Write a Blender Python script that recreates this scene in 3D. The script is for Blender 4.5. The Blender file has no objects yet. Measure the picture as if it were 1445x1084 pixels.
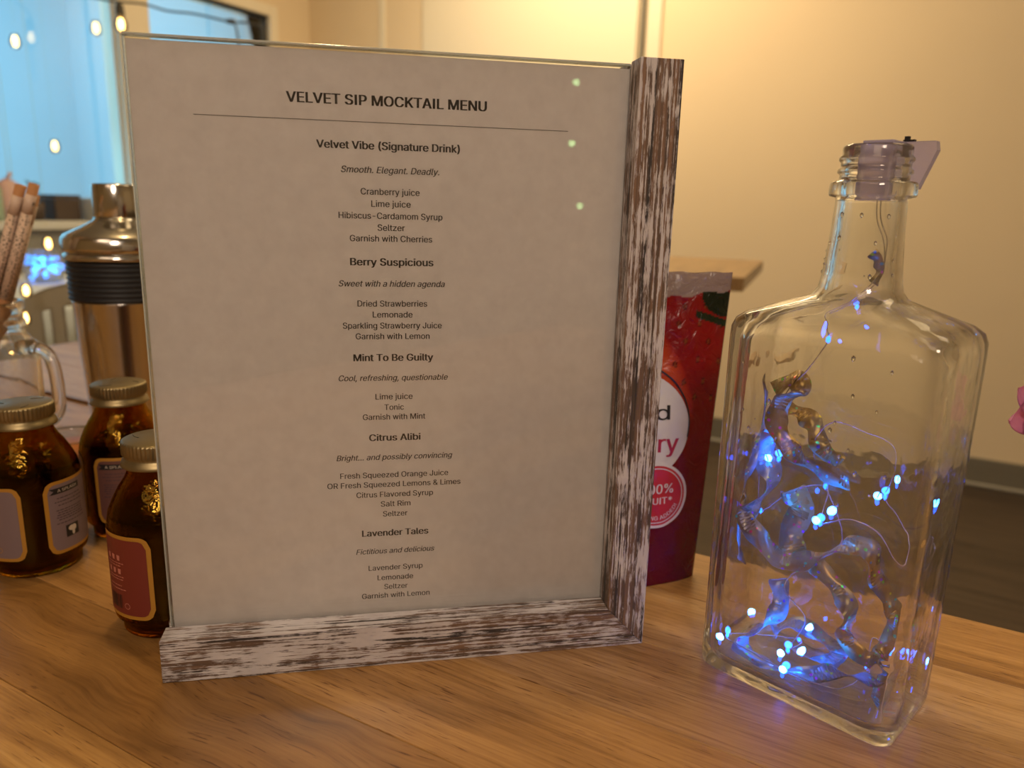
import bpy, bmesh, math, random, os
from mathutils import Vector, Matrix, noise
random.seed(7)
PI = math.pi; R = math.radians; IN = 0.0254
scn = bpy.context.scene
C = scn.collection

# ------------------------------------------------------------------ camera, world, lights, exposure
cam_d = bpy.data.cameras.new('camera'); cam = bpy.data.objects.new('camera', cam_d); C.objects.link(cam)
cam_d.sensor_width = 36; cam_d.lens = 1067.16/1445*36; cam_d.clip_start = 0.01
cam.location = (0, 0, 0.2242)
_p, _r = 0.2303, 0.0266
_f = Vector((0, math.cos(_p), -math.sin(_p))); _u0 = Vector((0, math.sin(_p), math.cos(_p))); _r0 = Vector((1, 0, 0))
_rt = _r0*math.cos(_r)+_u0*math.sin(_r); _up = -_r0*math.sin(_r)+_u0*math.cos(_r)
cam.rotation_euler = Matrix((_rt, _up, -_f)).transposed().to_euler()
cam_d.dof.use_dof = True; cam_d.dof.focus_distance = 0.36; cam_d.dof.aperture_fstop = 8.5
scn.camera = cam
scn.view_settings.view_transform = 'Standard'; scn.view_settings.look = 'None'
scn.view_settings.gamma = 1; scn.view_settings.use_curve_mapping = False
scn.view_settings.exposure = 0.0
w = bpy.data.worlds.new('world'); scn.world = w; w.use_nodes = True
w.node_tree.nodes['Background'].inputs[0].default_value = (0.9, 0.7, 0.45, 1); w.node_tree.nodes['Background'].inputs[1].default_value = 0.05
scn.cycles.max_bounces = 20; scn.cycles.transmission_bounces = 16; scn.cycles.transparent_max_bounces = 24
scn.cycles.diffuse_bounces = 3; scn.cycles.glossy_bounces = 6
scn.cycles.sample_clamp_indirect = 4.0; scn.cycles.blur_glossy = 0.5
TH = R(-29.1)                                   # the room and the tables share this direction
RU = Vector((math.cos(TH), math.sin(TH), 0)); RN = Vector((-RU.y, RU.x, 0))
def room(s, n, z=0): return RU*s + RN*n + Vector((0, 0, z))
def light(kind, name, loc, power, col, size=0.1, aim=None, size_y=None, spread=None):
    d = bpy.data.lights.new(name, kind); d.energy = power; d.color = col
    o = bpy.data.objects.new(name, d); C.objects.link(o); o.location = loc
    if kind == 'AREA':
        d.shape = 'RECTANGLE'; d.size = size; d.size_y = size_y or size
        if spread: d.spread = spread
    else: d.shadow_soft_size = size
    if aim is not None: o.rotation_euler = (Vector(aim)-Vector(loc)).to_track_quat('-Z', 'Y').to_euler()
    return o
WARM = (1.0, 0.70, 0.34); WARM2 = (1.0, 0.74, 0.42)
light('POINT', 'pendant_light', (-0.20, 0.64, 1.70), 17, WARM, 0.03)
light('AREA', 'ceiling_light_corner', room(-1.35, 2.3, 1.80), 44, WARM2, 0.8, room(-1.2, 2.9, 0))
light('AREA', 'ceiling_light_middle', room(0.9, 1.2, 1.85), 10, WARM2, 0.8, room(0.9, 1.2, 0))
light('AREA', 'fill_light_near', room(0.1, -1.5, 1.75), 9, (1.0, 0.73, 0.50), 0.9, (0, 0.4, 0.1))  # added unseen fill from behind the camera, brightens upright fronts
light('AREA', 'menu_fill_light', (0.10, -0.95, 0.95), 10.5, (1.0, 0.80, 0.62), 0.30, (-0.02, 0.33, 0.14))  # added unseen fill aimed at the menu paper
light('AREA', 'blue_room_light', room(-3.75, 1.45, 1.70), 56, (0.30, 0.68, 1.0), 0.9, room(-4.6, 1.6, 0.5))
light('POINT', 'blue_room_glow', room(-4.0, 1.75, 0.35), 14, (0.40, 0.86, 1.0), 0.15)  # second blue point light in the room beyond the window

# ------------------------------------------------------------------ materials
def mat(name, base=(0.5, 0.5, 0.5), rough=0.5, metal=0.0, trans=0.0, ior=1.45, emit=None, es=0.0, spec=None, sss=None, coat=0.0):
    m = bpy.data.materials.new(name); m.use_nodes = True
    b = m.node_tree.nodes['Principled BSDF']
    b.inputs['Base Color'].default_value = (*base, 1); b.inputs['Roughness'].default_value = rough
    b.inputs['Metallic'].default_value = metal; b.inputs['Transmission Weight'].default_value = trans; b.inputs['IOR'].default_value = ior
    if spec is not None: b.inputs['Specular IOR Level'].default_value = spec
    b.inputs['Coat Weight'].default_value = coat
    if emit: b.inputs['Emission Color'].default_value = (*emit, 1); b.inputs['Emission Strength'].default_value = es
    return m
class NT:
    def __init__(s, m): s.m = m; s.t = m.node_tree; s.b = s.t.nodes.get('Principled BSDF'); s.out = s.t.nodes['Material Output']
    def n(s, ty, **kw):
        x = s.t.nodes.new(ty)
        for k, v in kw.items():
            if k.startswith('i_'):
                key = k[2:]; key = int(key) if key.isdigit() else key.replace('_', ' ')
                x.inputs[key].default_value = v
            else: setattr(x, k, v)
        return x
    def l(s, a, b): s.t.links.new(a, b)
    def coord(s, scale=(1, 1, 1), loc=(0, 0, 0), which='Object'):
        tc = s.n('ShaderNodeTexCoord'); mp = s.n('ShaderNodeMapping'); s.l(tc.outputs[which], mp.inputs[0])
        mp.inputs['Scale'].default_value = scale; mp.inputs['Location'].default_value = loc; return mp
    def noise(s, vec, scale, detail=4, rough=0.55, dist=0.0):
        x = s.n('ShaderNodeTexNoise'); s.l(vec, x.inputs['Vector']); x.inputs['Scale'].default_value = scale
        x.inputs['Detail'].default_value = detail; x.inputs['Roughness'].default_value = rough; x.inputs['Distortion'].default_value = dist; return x
    def ramp(s, fac, stops, interp='LINEAR'):
        x = s.n('ShaderNodeValToRGB'); x.color_ramp.interpolation = interp; e = x.color_ramp.elements
        while len(e) < len(stops): e.new(0.5)
        for i, (p, c) in enumerate(stops): e[i].position = p; e[i].color = (*c, 1) if len(c) == 3 else c
        s.l(fac, x.inputs[0]); return x
    def mix(s, fac, a, b, blend='MIX'):
        x = s.n('ShaderNodeMix', data_type='RGBA', blend_type=blend)
        for i, v in ((0, fac), (6, a), (7, b)):
            if hasattr(v, 'links'): s.l(v, x.inputs[i])
            else: x.inputs[i].default_value = v if i == 0 else (*v, 1)
        return x.outputs[2]
    def math(s, op, a, b=None, clamp=False):
        x = s.n('ShaderNodeMath', operation=op, use_clamp=clamp)
        for i, v in ((0, a), (1, b)):
            if v is None: continue
            if hasattr(v, 'links'): s.l(v, x.inputs[i])
            else: x.inputs[i].default_value = v
        return x.outputs[0]
    def bump(s, h, strength=0.3, dist=0.001):
        x = s.n('ShaderNodeBump'); x.inputs['Strength'].default_value = strength; x.inputs['Distance'].default_value = dist
        s.l(h, x.inputs['Height']); s.l(x.outputs[0], s.b.inputs['Normal'])

def glass_mat(name, col=(1, 1, 1), ior=1.47, rough=0.0, see=0.25, bump=0.0, bscale=60):
    """clear glass: refraction with a share of straight-through light"""
    m = bpy.data.materials.new(name); m.use_nodes = True; q = NT(m); q.t.nodes.remove(q.b)
    g = q.n('ShaderNodeBsdfGlass'); g.inputs['Color'].default_value = (*col, 1); g.inputs['IOR'].default_value = ior; g.inputs['Roughness'].default_value = rough
    t = q.n('ShaderNodeBsdfTransparent'); t.inputs[0].default_value = (*col, 1)
    x = q.n('ShaderNodeMixShader'); x.inputs[0].default_value = see
    q.l(g.outputs[0], x.inputs[1]); q.l(t.outputs[0], x.inputs[2]); q.l(x.outputs[0], q.out.inputs[0])
    if bump:
        mp = q.coord(); nz = q.noise(mp.outputs[0], bscale, 2)
        b = q.n('ShaderNodeBump'); b.inputs['Strength'].default_value = bump; b.inputs['Distance'].default_value = 0.002
        q.l(nz.outputs[0], b.inputs['Height']); q.l(b.outputs[0], g.inputs['Normal'])
    return m
def sheet_mat(name, col=(0.97, 0.98, 0.98), rough=0.03, ior=1.49, boost=1.0):
    """thin clear sheet: transparent with fresnel reflection"""
    m = bpy.data.materials.new(name); m.use_nodes = True; q = NT(m); q.t.nodes.remove(q.b)
    t = q.n('ShaderNodeBsdfTransparent'); t.inputs[0].default_value = (*col, 1)
    g = q.n('ShaderNodeBsdfGlossy'); g.inputs['Roughness'].default_value = rough; g.inputs['Color'].default_value = (boost, boost, boost, 1)
    f = q.n('ShaderNodeFresnel'); f.inputs[0].default_value = ior
    x = q.n('ShaderNodeMixShader'); q.l(f.outputs[0], x.inputs[0]); q.l(t.outputs[0], x.inputs[1]); q.l(g.outputs[0], x.inputs[2]); q.l(x.outputs[0], q.out.inputs[0])
    return m

M = {}
def wall_mat(name, col, bumpy=0.1):
    m = mat(name, col, 0.75); q = NT(m); mp = q.coord(); nz = q.noise(mp.outputs[0], 1.3, 3)
    c = q.mix(nz.outputs[0], tuple(x*0.93 for x in col), tuple(min(1, x*1.06) for x in col)); q.l(c, q.b.inputs['Base Color'])
    fz = q.noise(mp.outputs[0], 180, 2); q.bump(fz.outputs[0], bumpy, 0.002); return m
M['wall'] = wall_mat('cream_wall_paint', (0.73, 0.60, 0.42))
M['trim'] = mat('cream_gloss_trim', (0.76, 0.69, 0.55), 0.4)
M['baseboard'] = mat('olive_grey_baseboard', (0.16, 0.145, 0.115), 0.5)
M['ceiling'] = wall_mat('ceiling_paint', (0.62, 0.58, 0.5))
M['blue_wall'] = wall_mat('pale_wall_paint', (0.66, 0.76, 0.80))
M['lower_wall'] = mat('dark_lower_wall', (0.10, 0.12, 0.13), 0.6)
m = mat('dark_floor_board', (0.05, 0.035, 0.025), 0.45); q = NT(m); mp = q.coord((1.2, 22, 22)); nz = q.noise(mp.outputs[0], 2.5, 5)
r = q.ramp(nz.outputs[0], [(0.3, (0.028, 0.019, 0.013)), (0.7, (0.075, 0.052, 0.036))]); q.l(r.outputs[0], q.b.inputs['Base Color']); M['floor'] = m
M['black_frame'] = mat('black_window_bead', (0.02, 0.02, 0.022), 0.4)
M['window_glass'] = sheet_mat('window_glass', (0.96, 0.98, 0.98), 0.0, 1.45)

def plank_mat(name, dark, mid, light_, swirl=0.0, seed=0.0, fig=0.5):
    """pale to golden timber; grain runs along local X"""
    dark, mid, light_ = [tuple(a*b for a, b in zip(c_, (0.86, 0.80, 0.60))) for c_ in (dark, mid, light_)]
    m = mat(name, mid, 0.34, coat=0.12); q = NT(m); q.b.inputs['Coat Roughness'].default_value = 0.18
    mp = q.coord((1, 1, 1), (seed*3.1, seed*1.7, 0))
    base = mp.outputs[0]
    if swirl:
        nz = q.noise(base, 9, 2); mv = q.n('ShaderNodeVectorMath', operation='MULTIPLY_ADD'); q.l(nz.outputs['Color'], mv.inputs[0])
        mv.inputs[1].default_value = (swirl*1.2, swirl, 0); q.l(base, mv.inputs[2]); base = mv.outputs[0]
    s1 = q.n('ShaderNodeMapping'); s1.inputs['Scale'].default_value = (4, 42, 4); q.l(base, s1.inputs[0])
    big = q.noise(s1.outputs[0], 1.6, 5, 0.6, 0.6)
    s2 = q.n('ShaderNodeMapping'); s2.inputs['Scale'].default_value = (16, 560, 16); q.l(base, s2.inputs[0])
    fine = q.noise(s2.outputs[0], 1.0, 4, 0.7)
    s3 = q.n('ShaderNodeMapping'); s3.inputs['Scale'].default_value = (60, 900, 60); q.l(base, s3.inputs[0])
    pores = q.noise(s3.outputs[0], 1.0, 3, 0.5)
    c1 = q.ramp(big.outputs[0], [(0.28, dark), (0.5, mid), (0.72, light_)]).outputs[0]
    f1 = q.ramp(fine.outputs[0], [(0.36, (0.62, 0.54, 0.46)), (0.56, (1, 1, 1))]).outputs[0]
    c2 = q.mix(fig, c1, f1, 'MULTIPLY')
    p1 = q.ramp(pores.outputs[0], [(0.33, (0.36, 0.25, 0.16)), (0.40, (1, 1, 1))]).outputs[0]
    gate = q.noise(mp.outputs[0], 14, 2); gm = q.ramp(gate.outputs[0], [(0.40, (0, 0, 0)), (0.55, (1, 1, 1))]).outputs[0]
    pf = q.math('MULTIPLY', gm, 0.85)
    c3 = q.mix(pf, c2, p1, 'MULTIPLY')
    # a few dark mineral streaks
    s4 = q.n('ShaderNodeMapping'); s4.inputs['Scale'].default_value = (7, 110, 7); q.l(base, s4.inputs[0])
    st = q.noise(s4.outputs[0], 1.0, 3, 0.5); sm = q.ramp(st.outputs[0], [(0.68, (1, 1, 1)), (0.76, (0.5, 0.34, 0.22))]).outputs[0]
    c4 = q.mix(0.8, c3, sm, 'MULTIPLY'); q.l(c4, q.b.inputs['Base Color'])
    q.bump(fine.outputs[0], 0.12, 0.0006)
    return m
D, MI, L = (0.24, 0.125, 0.045), (0.42, 0.235, 0.095), (0.56, 0.34, 0.15)
PL = [plank_mat('golden_plank_a', (0.30, 0.16, 0.06), (0.52, 0.31, 0.13), (0.66, 0.43, 0.20), 0, 1),
      plank_mat('brown_swirled_plank', (0.17, 0.085, 0.03), (0.29, 0.155, 0.060), (0.40, 0.225, 0.09), 0.035, 2),
      plank_mat('golden_plank_b', (0.28, 0.15, 0.06), (0.47, 0.27, 0.12), (0.60, 0.37, 0.18), 0.004, 3, 0.6),
      plank_mat('pinkish_plank', (0.30, 0.17, 0.08), (0.44, 0.265, 0.145), (0.55, 0.35, 0.21), 0.003, 4, 0.8),
      plank_mat('pale_plank', (0.36, 0.21, 0.10), (0.52, 0.33, 0.18), (0.62, 0.42, 0.25), 0.008, 5, 0.6)]
M['board'] = plank_mat('side_table_timber', (0.2, 0.12, 0.06), (0.34, 0.22, 0.12), (0.42, 0.28, 0.16), 0, 6)

def distressed(name, axis):
    m = mat(name, (0.6, 0.55, 0.5), 0.62); q = NT(m)
    along, across = (13, 800) if axis == 'x' else (12, 760)
    sc = (along, across, across) if axis == 'x' else (across, across, along)
    mp = q.coord(sc); mo = q.coord((1, 1, 1))
    lines = q.noise(mp.outputs[0], 1.0, 6, 0.72, 0.25)
    big = q.noise(mo.outputs[0], 34, 3, 0.6)
    sc2 = (110, 620, 620) if axis == 'x' else (620, 620, 110)
    mp2 = q.coord(sc2); chips = q.noise(mp2.outputs[0], 1.0, 5, 0.7)
    v = q.math('MULTIPLY', lines.outputs[0], 0.62); v2 = q.math('MULTIPLY', big.outputs[0], 0.34); v3 = q.math('MULTIPLY', chips.outputs[0], 0.34)
    tot = q.math('ADD', q.math('ADD', v, v2), v3)
    T0 = 0.626 if axis == 'x' else 0.640
    mask = q.ramp(tot, [(T0, (0, 0, 0)), (T0+0.03, (1, 1, 1))]).outputs[0]
    mp3 = q.coord(tuple(x*0.4 for x in sc)); bn = q.noise(mp3.outputs[0], 1, 3)
    brown = q.ramp(bn.outputs[0], [(0.38, (0.035, 0.028, 0.026)), (0.62, (0.20, 0.115, 0.07))]).outputs[0]
    wn = q.noise(mo.outputs[0], 60, 3); white = q.ramp(wn.outputs[0], [(0.3, (0.44, 0.40, 0.40)), (0.7, (0.56, 0.52, 0.52))]).outputs[0]
    q.l(q.mix(mask, brown, white), q.b.inputs['Base Color']); q.bump(mask, 0.5, 0.0004); return m
M['rail_x'] = distressed('distressed_paint_along', 'x'); M['rail_z'] = distressed('distressed_paint_up', 'z')
M['acrylic'] = sheet_mat('clear_acrylic', (0.97, 0.97, 0.96), 0.01, 1.49)
M['acrylic_edge'] = mat('acrylic_edge', (0.75, 0.80, 0.78), 0.12, trans=0.7, ior=1.49)
m = bpy.data.materials.new('white_menu_paper'); m.use_nodes = True; q = NT(m); q.b.inputs['Roughness'].default_value = 0.8
mp = q.coord(); nz = q.noise(mp.outputs[0], 120, 5, 0.7); cr = q.ramp(nz.outputs[0], [(0.3, (0.72, 0.67, 0.65)), (0.7, (0.80, 0.75, 0.73))]).outputs[0]
q.l(cr, q.b.inputs['Base Color']); tr = q.n('ShaderNodeBsdfTranslucent'); q.l(cr, tr.inputs[0]); mx = q.n('ShaderNodeMixShader'); mx.inputs[0].default_value = 0.42
q.l(q.b.outputs[0], mx.inputs[1]); q.l(tr.outputs[0], mx.inputs[2]); q.l(mx.outputs[0], q.out.inputs[0]); M['paper'] = m
M['ink'] = mat('black_print', (0.028, 0.022, 0.02), 0.7)
M['rule'] = mat('grey_printed_line', (0.10, 0.085, 0.08), 0.7)
M['bottle_glass'] = glass_mat('clear_bottle_glass', (0.985, 0.99, 0.985), 1.47, 0.0, 0.10, 0.16, 60)
M['mug_glass'] = glass_mat('clear_mug_glass', (0.98, 0.985, 0.98), 1.47, 0.0, 0.08, 0.12, 50)
M['jar_glass'] = glass_mat('clear_jar_glass', (0.95, 0.97, 0.98), 1.45, 0.0, 0.4)
M['amber'] = glass_mat('amber_glass', (0.72, 0.48, 0.09), 1.5, 0.02, 0.08, 0.35, 220)
M['syrup'] = mat('dark_syrup', (0.004, 0.003, 0.002), 0.2, spec=0.05)
M['cap'] = mat('matte_gold_cap', (0.25, 0.195, 0.10), 0.42, 0.85)
m = mat('brushed_steel', (0.56, 0.54, 0.50), 0.17, 1.0); q = NT(m); mp = q.coord((3, 3, 900)); nz = q.noise(mp.outputs[0], 1.0, 3); q.bump(nz.outputs[0], 0.05, 0.0004)
M['steel'] = m
M['rubber'] = mat('black_rubber', (0.012, 0.013, 0.016), 0.5)
M['orange_border'] = mat('ochre_label_border', (0.36, 0.17, 0.02), 0.5)
M['plum'] = mat('mauve_label', (0.17, 0.118, 0.125), 0.5); M['wine'] = mat('dusty_red_label', (0.115, 0.048, 0.04), 0.5); M['red'] = mat('brick_red_label', (0.15, 0.022, 0.014), 0.5)
M['black'] = mat('black_print_on_label', (0.01, 0.009, 0.01), 0.5); M['cream'] = mat('cream_print', (0.5, 0.42, 0.34), 0.5); M['darkline'] = mat('dark_print_on_label', (0.05, 0.03, 0.04), 0.6)
M['redline'] = mat('pale_red_print', (0.45, 0.16, 0.12), 0.6)
M['kraft'] = mat('kraft_straw_paper', (0.42, 0.20, 0.085), 0.6)
m = mat('dotted_wrapper', (0.62, 0.45, 0.34), 0.55); q = NT(m); mp = q.coord((560, 560, 480))
vo = q.n('ShaderNodeTexVoronoi'); q.l(mp.outputs[0], vo.inputs['Vector']); vo.inputs['Scale'].default_value = 1.0; vo.inputs['Randomness'].default_value = 0.55
dm = q.ramp(vo.outputs['Distance'], [(0.36, (0.02, 0.018, 0.02)), (0.40, (0.62, 0.46, 0.36))]).outputs[0]; q.l(dm, q.b.inputs['Base Color']); M['dots'] = m
M['wrap_plain'] = mat('plain_wrapper', (0.62, 0.47, 0.38), 0.5)
# holographic ribbon
def ribbon_mat(name, a, b):
    m = mat(name, a, 0.25, 0.6); q = NT(m); mp = q.coord(); nz = q.noise(mp.outputs[0], 45, 3)
    c0 = q.ramp(nz.outputs[0], [(0.4, a), (0.6, b)]).outputs[0]
    vo = q.n('ShaderNodeTexVoronoi'); q.l(mp.outputs[0], vo.inputs['Vector']); vo.inputs['Scale'].default_value = 400
    sep = q.n('ShaderNodeSeparateColor'); q.l(vo.outputs['Color'], sep.inputs[0])
    hs = q.n('ShaderNodeHueSaturation'); hs.inputs['Saturation'].default_value = 1.0; hs.inputs['Color'].default_value = (0.9, 0.12, 0.05, 1); q.l(sep.outputs[0], hs.inputs['Hue'])
    g1 = q.math('LESS_THAN', vo.outputs['Distance'], 0.30); g2 = q.math('GREATER_THAN', sep.outputs[1], 0.58); g = q.math('MULTIPLY', g1, g2)
    q.l(q.mix(g, c0, hs.outputs[0]), q.b.inputs['Base Color']); rr = q.math('MULTIPLY_ADD', g, 0.4); 
    q.bump(nz.outputs[0], 0.4, 0.002); return m
M['ribbon_gold'] = ribbon_mat('gold_holographic_foil', (0.42, 0.25, 0.06), (0.34, 0.26, 0.12))
M['ribbon_silver'] = ribbon_mat('silver_holographic_foil', (0.50, 0.56, 0.52), (0.26, 0.22, 0.13))
M['wire'] = mat('silver_wire', (0.62, 0.55, 0.48), 0.25, 0.9)
M['led'] = mat('blue_led', (0.1, 0.3, 1.0), 0.3, emit=(0.004, 0.07, 1.0), es=45)
M['led_far'] = mat('blue_led_far', (0.1, 0.3, 1.0), 0.3, emit=(0.03, 0.26, 1.0), es=9)
M['pack'] = mat('milky_battery_case', (0.66, 0.60, 0.74), 0.25, trans=0.6)
M['bulb'] = mat('glowing_filament_bulb', (1, 0.8, 0.4), 0.3, emit=(1.0, 0.62, 0.20), es=10)
M['filament'] = mat('glowing_filament', (1, 0.9, 0.6), 0.3, emit=(1.0, 0.85, 0.5), es=40)
M['bulb_glass'] = sheet_mat('bulb_glass', (1.0, 0.93, 0.78), 0.05)
M['green_bulb'] = mat('greenish_bulb', (0.6, 1, 0.5), 0.3, emit=(0.55, 1.0, 0.40), es=11)
M['cable'] = mat('dark_cable', (0.055, 0.05, 0.04), 0.6)
M['chair'] = mat('beige_moulded_plastic', (0.50, 0.46, 0.38), 0.45); M['chair_leg'] = mat('grey_chair_leg', (0.28, 0.32, 0.36), 0.4)
M['cloth'] = mat('pale_tablecloth', (0.62, 0.70, 0.74), 0.8)
M['console'] = mat('grey_console', (0.24, 0.24, 0.22), 0.6); M['console_top'] = mat('white_console_top', (0.6, 0.62, 0.6), 0.5)
M['dark'] = mat('dark_container', (0.03, 0.035, 0.045), 0.5); M['brown'] = mat('brown_box', (0.07, 0.05, 0.04), 0.6)
M['leafy'] = mat('dark_leaf', (0.05, 0.16, 0.10), 0.6); M['pink_bag'] = mat('pink_white_packet', (0.6, 0.40, 0.38), 0.5); M['sage'] = mat('sage_bottle', (0.30, 0.42, 0.34), 0.4)
m = mat('pink_petal', (0.62, 0.17, 0.30), 0.5); q = NT(m); mp = q.coord(); nz = q.noise(mp.outputs[0], 60, 3); q.l(q.ramp(nz.outputs[0], [(0.3, (0.62, 0.20, 0.40)), (0.7, (0.78, 0.34, 0.48))]).outputs[0], q.b.inputs['Base Color']); q.b.inputs['Subsurface Weight'].default_value = 0.2; M['petal'] = m
M['stem'] = mat('dark_red_stem', (0.14, 0.03, 0.03), 0.5); M['vase'] = mat('dark_glazed_vase', (0.05, 0.04, 0.04), 0.2)
M['orange_fill'] = mat('orange_sugar', (0.50, 0.15, 0.02), 0.4)

# ------------------------------------------------------------------ mesh helpers
def link(name, bm, m, parent=None, smooth=False, mats=None):
    me = bpy.data.meshes.new(name); bmesh.ops.recalc_face_normals(bm, faces=bm.faces[:]) if mats is None or mats != 'keep' else None
    bm.to_mesh(me); bm.free()
    if m is not None: me.materials.append(m)
    if smooth:
        for p in me.polygons: p.use_smooth = True
    o = bpy.data.objects.new(name, me); C.objects.link(o)
    if parent is not None: o.parent = parent
    return o
def thing(name, label, cat, loc=(0, 0, 0), rz=0.0, group=None):
    o = bpy.data.objects.new(name, None); C.objects.link(o); o.empty_display_size = 0.02
    o.location = loc; o.rotation_euler = (0, 0, rz); o['label'] = label; o['category'] = cat
    if group: o['group'] = group
    return o
def tag(o, label, cat, group=None):
    o['label'] = label; o['category'] = cat
    if group: o['group'] = group
    return o
def B(): return bmesh.new()
def box(bm, x0, x1, y0, y1, z0, z1, bev=0.0, seg=2):
    r = bmesh.ops.create_cube(bm, size=1.0); vs = r['verts']
    for v in vs: v.co = Vector((x0+(v.co.x+.5)*(x1-x0), y0+(v.co.y+.5)*(y1-y0), z0+(v.co.z+.5)*(z1-z0)))
    if bev:
        es = list({e for v in vs for e in v.link_edges}); bmesh.ops.bevel(bm, geom=es, offset=bev, segments=seg, profile=0.5, affect='EDGES')
    return bm
def lathe(bm, prof, seg=48, cx=0, cy=0, closed=False, rad=None):
    """prof: [(r, z)]"""
    rings = []
    for (r_, z) in prof:
        if r_ < 1e-6: rings.append([bm.verts.new((cx, cy, z))])
        else: rings.append([bm.verts.new((cx+(rad(r_, z, a) if rad else r_)*math.cos(a), cy+(rad(r_, z, a) if rad else r_)*math.sin(a), z)) for a in [2*PI*k/seg for k in range(seg)]])
    prs = list(zip(rings, rings[1:])); 
    if closed: prs.append((rings[-1], rings[0]))
    for A, Bq in prs:
        if len(A) == 1 and len(Bq) == 1: continue
        for k in range(seg):
            k2 = (k+1) % seg
            try:
                if len(A) == 1: bm.faces.new((A[0], Bq[k2], Bq[k]))
                elif len(Bq) == 1: bm.faces.new((A[k], A[k2], Bq[0]))
                else: bm.faces.new((A[k], A[k2], Bq[k2], Bq[k]))
            except ValueError: pass
    return bm
def smooth_path(pts, n=8):
    P = [Vector(p) for p in pts]; out = []
    for i in range(len(P)-1):
        p0 = P[max(i-1, 0)]; p1 = P[i]; p2 = P[i+1]; p3 = P[min(i+2, len(P)-1)]
        for k in range(n):
            t = k/n; out.append(0.5*((2*p1)+(p2-p0)*t+(2*p0-5*p1+4*p2-p3)*t*t+(3*p1-p0-3*p2+p3)*t**3))
    out.append(P[-1]); return out
def tube(bm, pts, r_, seg=8, cap=True, flat=1.0):
    P = [Vector(p) for p in pts]; rings = []; up = Vector((0.13, 0.21, 0.97)).normalized(); prev = None
    for i, p in enumerate(P):
        t = (P[min(i+1, len(P)-1)]-P[max(i-1, 0)]).normalized()
        if prev is None:
            a = t.cross(up); a = a.normalized() if a.length > 1e-4 else t.cross(Vector((1, 0, 0))).normalized()
        else: a = (prev - t*prev.dot(t)).normalized()
        prev = a; b = t.cross(a); rr = r_[i] if isinstance(r_, (list, tuple)) else r_
        rings.append([bm.verts.new(p+a*rr*math.cos(2*PI*k/seg)+b*rr*flat*math.sin(2*PI*k/seg)) for k in range(seg)])
    for A, Bq in zip(rings, rings[1:]):
        for k in range(seg): bm.faces.new((A[k], A[(k+1) % seg], Bq[(k+1) % seg], Bq[k]))
    if cap: bm.faces.new(rings[0][::-1]); bm.faces.new(rings[-1])
    return bm
def ball(bm, c, r_, sub=2, sc=(1, 1, 1)):
    v = bmesh.ops.create_icosphere(bm, subdivisions=sub, radius=1.0)['verts']
    for x in v: x.co = Vector((c[0]+x.co.x*r_*sc[0], c[1]+x.co.y*r_*sc[1], c[2]+x.co.z*r_*sc[2]))
    return bm
def extrude_poly(bm, poly, f0, f1):
    """poly: 2D points; f0/f1 map a 2D point to its 3D end points"""
    a = [bm.verts.new(f0(*p)) for p in poly]; b = [bm.verts.new(f1(*p)) for p in poly]; n = len(poly)
    bm.faces.new(a[::-1]); bm.faces.new(b)
    for k in range(n): bm.faces.new((a[k], a[(k+1) % n], b[(k+1) % n], b[k]))
    return bm
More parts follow.
